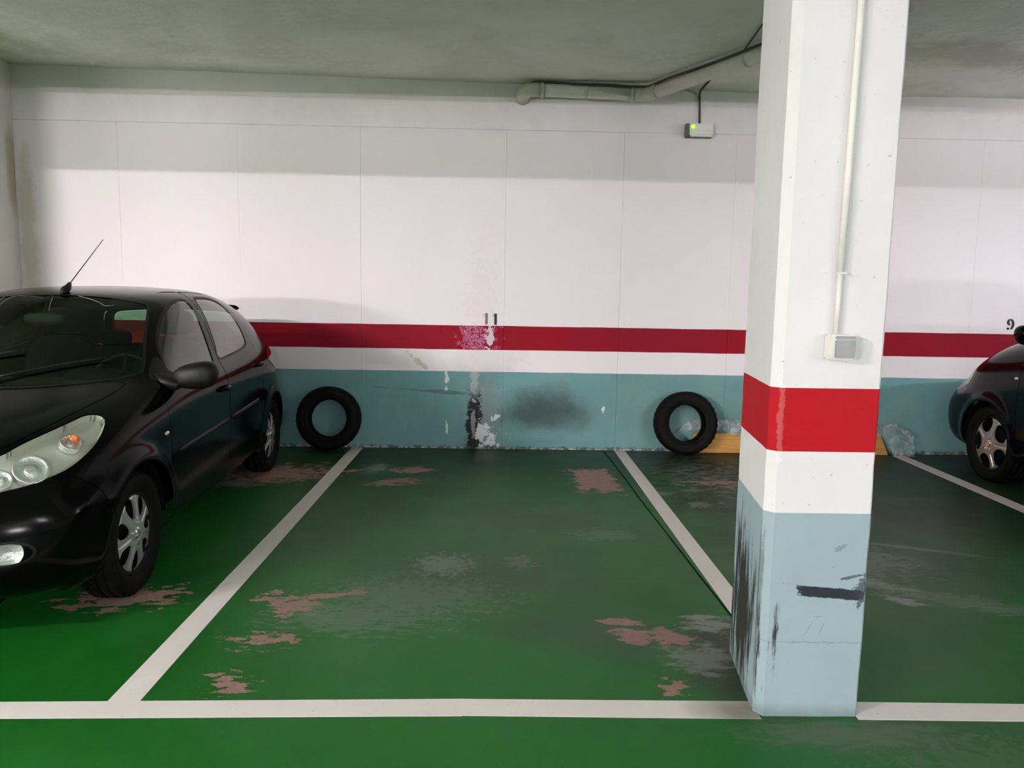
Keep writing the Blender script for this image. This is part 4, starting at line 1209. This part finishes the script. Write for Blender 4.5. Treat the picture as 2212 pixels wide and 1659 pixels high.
    rd = np.array([(x, H(z)) for x, z in [(-1.341, .25), (-1.351, 1.0), (-1.406, 1.16), (-1.466, 1.30), (-1.537, 1.441), (-1.70, 1.438), (-1.92, 1.425), (-2.08, 1.385), (-2.18, 1.28), (-2.225, 1.15), (-2.24, 1.03), (-2.23, .92), (-2.18, .74), (-2.10, .55), (-2.02, .36), (-1.96, .25)]])
    panel(lambda: side_g(fd), 'fdoor'); panel(lambda: side_g(rd), 'rdoor')
    def tailgate():
        q = crom([(0, H(1.335)), (.42, H(1.31)), (.56, H(1.2)), (.60, H(1.0)), (.56, H(.80)), (.50, H(.73)), (0, H(.725)), (-.50, H(.73)), (-.56, H(.80)), (-.60, H(1.0)), (-.56, H(1.2)), (-.42, H(1.31))], 5)
        g = sdf_poly(sh.V[:, 1], sh.V[:, 2], q)
        return np.where((sh.V[:, 0] < -2.75) & (sh.N[:, 0] < -0.3), g, 1.0)
    panel(tailgate, 'tailgate')
    def roof():
        q = crom([(-1.07, 0), (-1.08, .38), (-1.15, .50), (-1.4, .525), (-1.8, .52), (-2.2, .505), (-2.55, .485), (-2.70, .44), (-2.74, 0), (-2.70, -.44), (-2.55, -.485), (-2.2, -.505), (-1.8, -.52), (-1.4, -.525), (-1.15, -.50), (-1.08, -.38)], 5)
        g = sdf_poly(sh.V[:, 0], sh.V[:, 1], q)
        return np.where((sh.N[:, 2] > 0.4) & (sh.V[:, 2] > H(1.2)), g, 1.0)
    panel(roof, 'roof')
    P = p['paint']
    sh.obj('body_shell', 'body', P, car)
    sh.obj('panel_gap', 'seam', M['seam'], car, off=-0.004)
    sh.obj('bonnet', 'hood', P, car); sh.obj('roof_panel', 'roof', P, car)
    sh.obj('scuttle_panel', 'scuttle', M['trim'], car, off=-0.006)
    bp = sh.obj('front_bumper', 'bumper', P, car); sh.obj('rear_bumper', 'rbumper', P, car)
    tg = sh.obj('tailgate', 'tailgate', P, car)
    sh.obj('windscreen', 'windscreen', M['glass'], car, off=-0.003); sh.obj('rear_window', 'backlight', M['glass'], tg, off=-0.003)
    sh.obj('windscreen_seal', 'seal_windscreen', M['trim'], car, off=0.0008); sh.obj('window_seal', 'seal_backlight', M['trim'], tg, off=0.0008)
    bm = bmesh.new(); superell(bm, 0.085, 0.50, 0.016, 4, 40, 12, mtx=Matrix.Translation((-2.90, 0, H(1.312))) @ Matrix.Rotation(math.radians(-14), 4, 'Y')); from_bm('tailgate_spoiler', bm, P, tg, True)
    sh.obj('lower_grille', 'mouth', M['trim'], bp, off=-0.03)
    for s in (1, -1):
        d1 = sh.obj('front_door', 'fdoor', P, car, s); d2 = sh.obj('rear_door', 'rdoor', P, car, s)
        sh.obj('door_window', 'fwin', M['glass_side'], d1, s, off=-0.003); sh.obj('door_window', 'rwin', M['glass_side'], d2, s, off=-0.003)
        sh.obj('window_seal', 'seal_fwin', M['trim'], d1, s, off=0.0008); sh.obj('window_seal', 'seal_rwin', M['trim'], d2, s, off=0.0008)
        sh.obj('mirror_sail', 'sail', M['trim'], d1, s, off=0.002)
        sh.obj('tail_light', 'taillamp', M['tail_red'], car, s, off=0.003)
        fo = sh.obj('fog_light', 'fog', M['lens'], bp, s, off=0.0); sh.obj('fog_light_bezel', 'fogring', M['trim'], bp, s, off=0.001)
        hlamp = sh.obj('headlight', 'headlamp', M['reflector'], car, s, off=-0.035)
        if s > 0: pass
        sh.obj('headlight_lens', 'headlamp', M['lens'], hlamp, s, off=0.001)
        # rim that joins the recessed reflector with the wing
        hv = [i for f, l in zip(sh.F, sh.lab) if l == 'headlamp' for i in f if sh.V[i][1] * s > 0]
        hedges = {}
        for f, l in zip(sh.F, sh.lab):
            if l != 'headlamp' or sh.V[f[0]][1] * s < 0: continue
            for a, b in zip(f, f[1:] + f[:1]):
                k = (min(a, b), max(a, b)); hedges[k] = hedges.get(k, 0) + 1
        bm = bmesh.new()
        for (a, b), c in hedges.items():
            if c == 1:
                A, B, NA, NB = Vector(sh.V[a]), Vector(sh.V[b]), Vector(sh.N[a]), Vector(sh.N[b])
                bm.faces.new([bm.verts.new(q) for q in (A, B, B - NB * 0.036, A - NA * 0.036)])
        bmesh.ops.remove_doubles(bm, verts=bm.verts, dist=1e-5)
        from_bm('headlight_rim', bm, M['reflector'], hlamp, True)
    tree = BVHTree.FromPolygons(sh.V.tolist(), [f for f, l in zip(sh.F, sh.lab) if l != 'arch'])
    def on_side(x, z, s=1):
        h_, n_, _, _ = tree.ray_cast(Vector((x, 1.5 * s, z)), Vector((0, -s, 0)))
        if h_ is None: return Vector((x, 0.85 * s, z)), Vector((0, s, 0))
        if n_.y * s < 0: n_ = -n_
        return h_, n_
    def on_dir(o, d):
        h_, n_, _, _ = tree.ray_cast(Vector(o), Vector(d).normalized())
        if h_ is None: return Vector(o), -Vector(d)
        if n_.dot(Vector(d)) > 0: n_ = -n_
        return h_, n_
    kids = {}
    for c_ in car.children: kids.setdefault(c_.name.split('.')[0], []).append(c_)
    for s in (1, -1):
        fdo = [c_ for c_ in kids['front_door'] if c_.data.vertices[0].co.y * s > 0][0]
        rdo = [c_ for c_ in kids['rear_door'] if c_.data.vertices[0].co.y * s > 0][0]
        hlo = [c_ for c_ in kids['headlight'] if c_.data.vertices[0].co.y * s > 0][0]
        # handles
        for par, x0, x1, z in ((fdo, -1.31, -1.16, H(.850)), (rdo, -2.17, -2.03, H(.918))):
            bm = bmesh.new(); pts = []; rad = []
            for k in range(9):
                t = k / 8; h_, n_ = on_side(x0 + (x1 - x0) * t, z - 0.012 * t, s)
                pts.append(h_ + n_ * (0.004 + 0.028 * math.sin(PI * t) ** 0.6)); rad.append(0.009 + 0.005 * math.sin(PI * t))
            tube(bm, pts, 0.01, 10, radii=rad)
            from_bm('door_handle', bm, P, par, True)
        # rubbing strips
        if p['strips']:
            for par, x0, x1 in ((fdo, -.45, -1.31), (rdo, -1.37, -2.06)):
                bm = bmesh.new(); rows_ = []
                for k in range(25):
                    t = k / 24; x = x0 + (x1 - x0) * t; z = H(.604 + (-(x) - .45) * 0.035)
                    row = []
                    for dz, dn in ((-.014, -.003), (-.011, .006), (.0, .008), (.011, .006), (.014, -.003)):
                        h_, n_ = on_side(x, z + dz * (1 if 0 < k < 24 else 0.5), s); row.append(bm.verts.new(h_ + n_ * (dn if 0 < k < 24 else -.003)))
                    rows_.append(row)
                for a, b in zip(rows_, rows_[1:]):
                    for q in range(4): bm.faces.new((a[q], b[q], b[q + 1], a[q + 1]))
                bmesh.ops.recalc_face_normals(bm, faces=bm.faces)
                o = from_bm('rubbing_strip', bm, M['trim'], par, True)
        # repeater lamp on the wing
        h_, n_ = on_side(p['repeater'][0], p['repeater'][1], s)
        bm = bmesh.new(); superell(bm, 0.026, 0.012, 0.013, 2.2, 16, 10, mtx=Matrix.Translation(h_ + n_ * 0.002))
        from_bm('wing_repeater', bm, M['chrome'], car, True)
        # door mirror
        h_, n_ = on_side(-.50, H(1.005), s)
        mc = Vector((-.555, (0.935 + 0.0) * s, H(1.000)))
        mt = Matrix.Translation(mc) @ Matrix.Rotation(math.radians(8 * s), 4, 'Z')
        bm = bmesh.new()
        def tp(q):
            k = 1.0 - 0.22 * (-q.y * s / 0.115)
            return Vector((q.x * k, q.y, q.z * (1.0 + 0.16 * (q.y * s / 0.115)) + 0.012 * (q.y * s / .115)))
        superell(bm, 0.075, 0.118, 0.072, 2.6, mtx=mt, taper=tp)
        mo = from_bm('door_mirror', bm, M['trim'] if p['strips'] else P, car, True)
        bm = bmesh.new(); tube(bm, [h_ + Vector((-.02, -.03 * s, -.02)), Vector((-.51, .85 * s, H(.955))), mc + Vector((.01, -.075 * s, -.035))], 0.026, 12, radii=[.040, .032, .030])
        from_bm('mirror_arm', bm, M['trim'], mo, True)
        bm = bmesh.new(); superell(bm, 0.004, 0.098, 0.055, 3, mtx=Matrix.Translation(mc + Vector((-0.073, 0.0, 0.004))))
        from_bm('mirror_glass', bm, M['mirror'], mo, True)
        # headlamp innards
        def lampbit(o, rad, mat, nm, dep=0.012):
            h2, n2 = on_dir((o[0] + 0.6, (o[1] + 0.45) * s, o[2]), (-0.6, -0.45 * s, 0))
            c_ = h2 - n2 * dep
            q = n2.to_track_quat('Z', 'Y').to_matrix().to_4x4()
            bm = bmesh.new()
            lathe(bm, [(0.001, -0.004), (rad * 0.35, 0.004), (rad * 0.4, -0.012), (rad * 0.85, 0.004), (rad, 0.010), (rad * 1.04, 0.004), (rad * 1.04, -0.02)], 32, 'z')
            bmesh.ops.transform(bm, matrix=Matrix.Translation(c_) @ q, verts=bm.verts)
            from_bm(nm, bm, mat, hlo, True)
            return c_, q
        for (ox, oy, oz, rad) in p['lamps']:
            c_, q = lampbit((ox, oy, H(oz)), rad, M['bowl'], 'lamp_bowl')
        ox, oy, oz, rad = p['amber']
        h2, n2 = on_dir((ox + 0.6, (oy + 0.45) * s, H(oz)), (-0.6, -0.45 * s, 0))
        bm = bmesh.new(); superell(bm, rad * 0.8, rad, rad * 0.9, 2.2, 16, 10, mtx=Matrix.Translation(h2 - n2 * 0.016))
        o = from_bm('indicator_bulb', bm, M['amber' if p['strips'] else 'bowl'], hlo, True)
        if p['strips']: o['label'] = 'orange indicator bulb'
        # fog lamp bowl
        h2, n2 = on_dir((1.2, .615 * s, H(.425)), (-1, 0, 0))
        bm = bmesh.new(); lathe(bm, [(0.001, -0.03), (0.03, -0.022), (0.055, 0.0)], 28, 'z')
        bmesh.ops.transform(bm, matrix=Matrix.Translation(h2 - n2 * 0.004) @ n2.to_track_quat('Z', 'Y').to_matrix().to_4x4(), verts=bm.verts)
        from_bm('fog_light_bowl', bm, M['bowl'], bp, True)
    # grille bars
    for z in (.31, .37, .43, .49, .54):
        pts = []
        for y in np.linspace(-.37, .37, 15):
            h2, n2 = on_dir((1.4, y, H(z)), (-1, 0, 0)); pts.append(h2 - n2 * 0.014)
        bm = bmesh.new(); tube(bm, pts, 0.007, 8); from_bm('grille_bar', bm, M['trim'], bp, True)
    h2, n2 = on_dir((1.4, 0, H(.60)), (-1, 0, 0))
    bm = bmesh.new(); bx(bm, h2.x - 0.004, h2.x + 0.012, -.26, .26, H(.60) - .055, H(.60) + .055, 0.003); from_bm('number_plate', bm, M['plate'], bp)
    # wipers
    for (a, b) in (((-.24, -.42), (-.42, .12)), ((-.20, .10), (-.46, .52))):
        pts = []
        for t in np.linspace(0, 1, 9):
            x = a[0] + (b[0] - a[0]) * t; y = a[1] + (b[1] - a[1]) * t
            h2, n2 = on_dir((x, y, 2.5), (0, 0, -1)); pts.append(h2 + n2 * 0.012)
        bm = bmesh.new(); tube(bm, pts, 0.006, 8); from_bm('wiper', bm, M['trim'], car, True)
    # aerial
    if p['aerial']:
        h2, n2 = on_dir((-1.12, 0.0, 2.5), (0, 0, -1))
        ae = empty('roof_aerial', h2); ae.parent = car
        bm = bmesh.new(); tube(bm, [(0.06, 0, -0.006), (0.02, 0, 0.012), (-0.015, 0, 0.03), (-0.04, 0, 0.055)], .02, 12, radii=[.012, .026, .020, .010]); from_bm('aerial_foot', bm, M['trim'], ae, True)
        bm = bmesh.new(); tube(bm, [(-0.035, 0, 0.05), (-0.50, 0, 0.345)], .0028, 8, radii=[.0032, .0022]); from_bm('aerial_rod', bm, M['steel'], ae, True)
    build_interior(car, p)
    build_wheels(car, p)
    return car

CAR_A = dict(length=1.0, height=1.0, width=1.0, nose=1.0, z0=0.0, lift=0.0, blunt=0.0, tyre_r=0.303, tyre_w=0.185, rim_r=0.196, rim='seven', rim_mat=M['silver'],
             wheelbase=2.56, track=0.748, arch_r=0.345, paint=M['paint'], strips=True, aerial=True, repeater=(-.317, .725),
             headlamp=[(-.645, .868), (-.61, .886), (-.54, .889), (-.459, .878), (-.30, .851), (-.131, .817), (0, .783), (.2, .745), (.40, .70), (.44, .66), (.36, .64), (.2, .65), (.047, .662), (-.088, .673), (-.213, .692), (-.323, .714), (-.42, .746), (-.512, .783), (-.605, .833)],
             lamps=[(.500, .630, .730, .066), (.585, .555, .705, .042), (.315, .700, .808, .044)], amber=(.298, .709, .822, .024))
CAR_B = dict(CAR_A, height=1.08, width=1.02, nose=1.17, z0=0.03, lift=0.13, blunt=0.055, tyre_r=0.318, tyre_w=0.20, rim_r=0.222, rim='five', rim_mat=M['alloy'], paint=M['paint2'],
             arch_r=0.348, strips=False, aerial=False, repeater=(-.35, .885),
             headlamp=[(-.46, .79), (-.30, .80), (-.05, .785), (.2, .745), (.40, .70), (.42, .645), (.3, .62), (.0, .615), (-.25, .63), (-.42, .69)],
             lamps=[(.50, .60, .70, .055), (.62, .46, .68, .045)], amber=(.36, .70, .72, .022))
build_car('hatchback_car', (-2.5408, 3.5923, 0), math.atan2(-0.9992, 0.0402), CAR_A, 'black hatchback with silver wheel covers parked nose-out on the left')
build_car('compact_car', (4.88, 6.10, 0), math.radians(88.5), CAR_B, 'dark car with five-spoke wheels parked nose to the wall on the right')

# ------------------------------------------------------------------ aisle lamps, plus added lamps between the bays and on the opposite wall
def build_lamps():
    names = ['white ceiling tube light over the aisle on the left', 'white ceiling tube light over the aisle on the right',
             'added unseen tube light hung between the bays beyond the black hatchback', 'added unseen tube light hung between the bays beyond the dark compact car']
    for i, (x, y, z, L, power) in enumerate(LAMPS):
        zc = min(ceil_z(x) - 0.02, z + 0.18)
        glow = emit('lit_tube', LAMP_WARM if x < -1 else LAMP_COOL, power)
        t = empty('tube_light', (x, y, zc), label=names[i], cat='ceiling lamp', group='tube lights on the garage ceiling')
        bm = bmesh.new(); bx(bm, -L / 2 - 0.05, L / 2 + 0.05, -0.03, 0.03, -0.09, 0.0, 0.01); from_bm('lamp_housing', bm, M['lamp_body'], t)
        if ceil_z(x) - zc > 0.1:
            for sx in (-0.5, 0.5):
                bm = bmesh.new(); tube(bm, [(sx, 0, -0.002), (sx, 0, ceil_z(x) - zc - 0.012)], 0.006, 8); from_bm('suspension_rod', bm, M['steel'], t)
        for dy in (-0.05, 0.05):
            bm = bmesh.new(); tube(bm, [(-L / 2, dy, z - zc), (L / 2, dy, z - zc)], 0.013, 12); from_bm('fluorescent_tube', bm, glow, t, True)
            for sx in (-1, 1):
                bm = bmesh.new(); bx(bm, sx * L / 2 - 0.012, sx * L / 2 + 0.012, min(dy * 1.3, 0), max(dy * 1.3, 0), z - zc - 0.018, -0.05, 0.003); from_bm('tube_holder', bm, M['lamp_body'], t)
    names = ['added unseen tube light on the opposite wall, leftmost', 'added unseen tube light on the opposite wall, in the middle', 'added unseen tube light on the opposite wall, rightmost']
    for i, (x, z, L, power) in enumerate(WALL_FILLS):
        glow = emit('lit_tube', LAMP_WARM if x < -1 else LAMP_COOL, power)
        t = empty('wall_fill_tube', (x, Y0 + 0.002, z), label=names[i], cat='fill lamp', group='added tube lights on the opposite wall')
        bm = bmesh.new(); bx(bm, -L / 2 - 0.05, L / 2 + 0.05, 0, 0.06, -0.04, 0.04, 0.01); from_bm('lamp_housing', bm, M['lamp_body'], t)
        for dz in (-0.045, 0.045):
            bm = bmesh.new(); tube(bm, [(-L / 2, 0.095, dz), (L / 2, 0.095, dz)], 0.013, 12); from_bm('fluorescent_tube', bm, glow, t, True)
            for sx in (-1, 1):
                bm = bmesh.new(); bx(bm, sx * L / 2 - 0.012, sx * L / 2 + 0.012, 0.05, 0.112, min(dz * 1.3, 0), max(dz * 1.3, 0), 0.003); from_bm('tube_holder', bm, M['lamp_body'], t)
build_lamps()
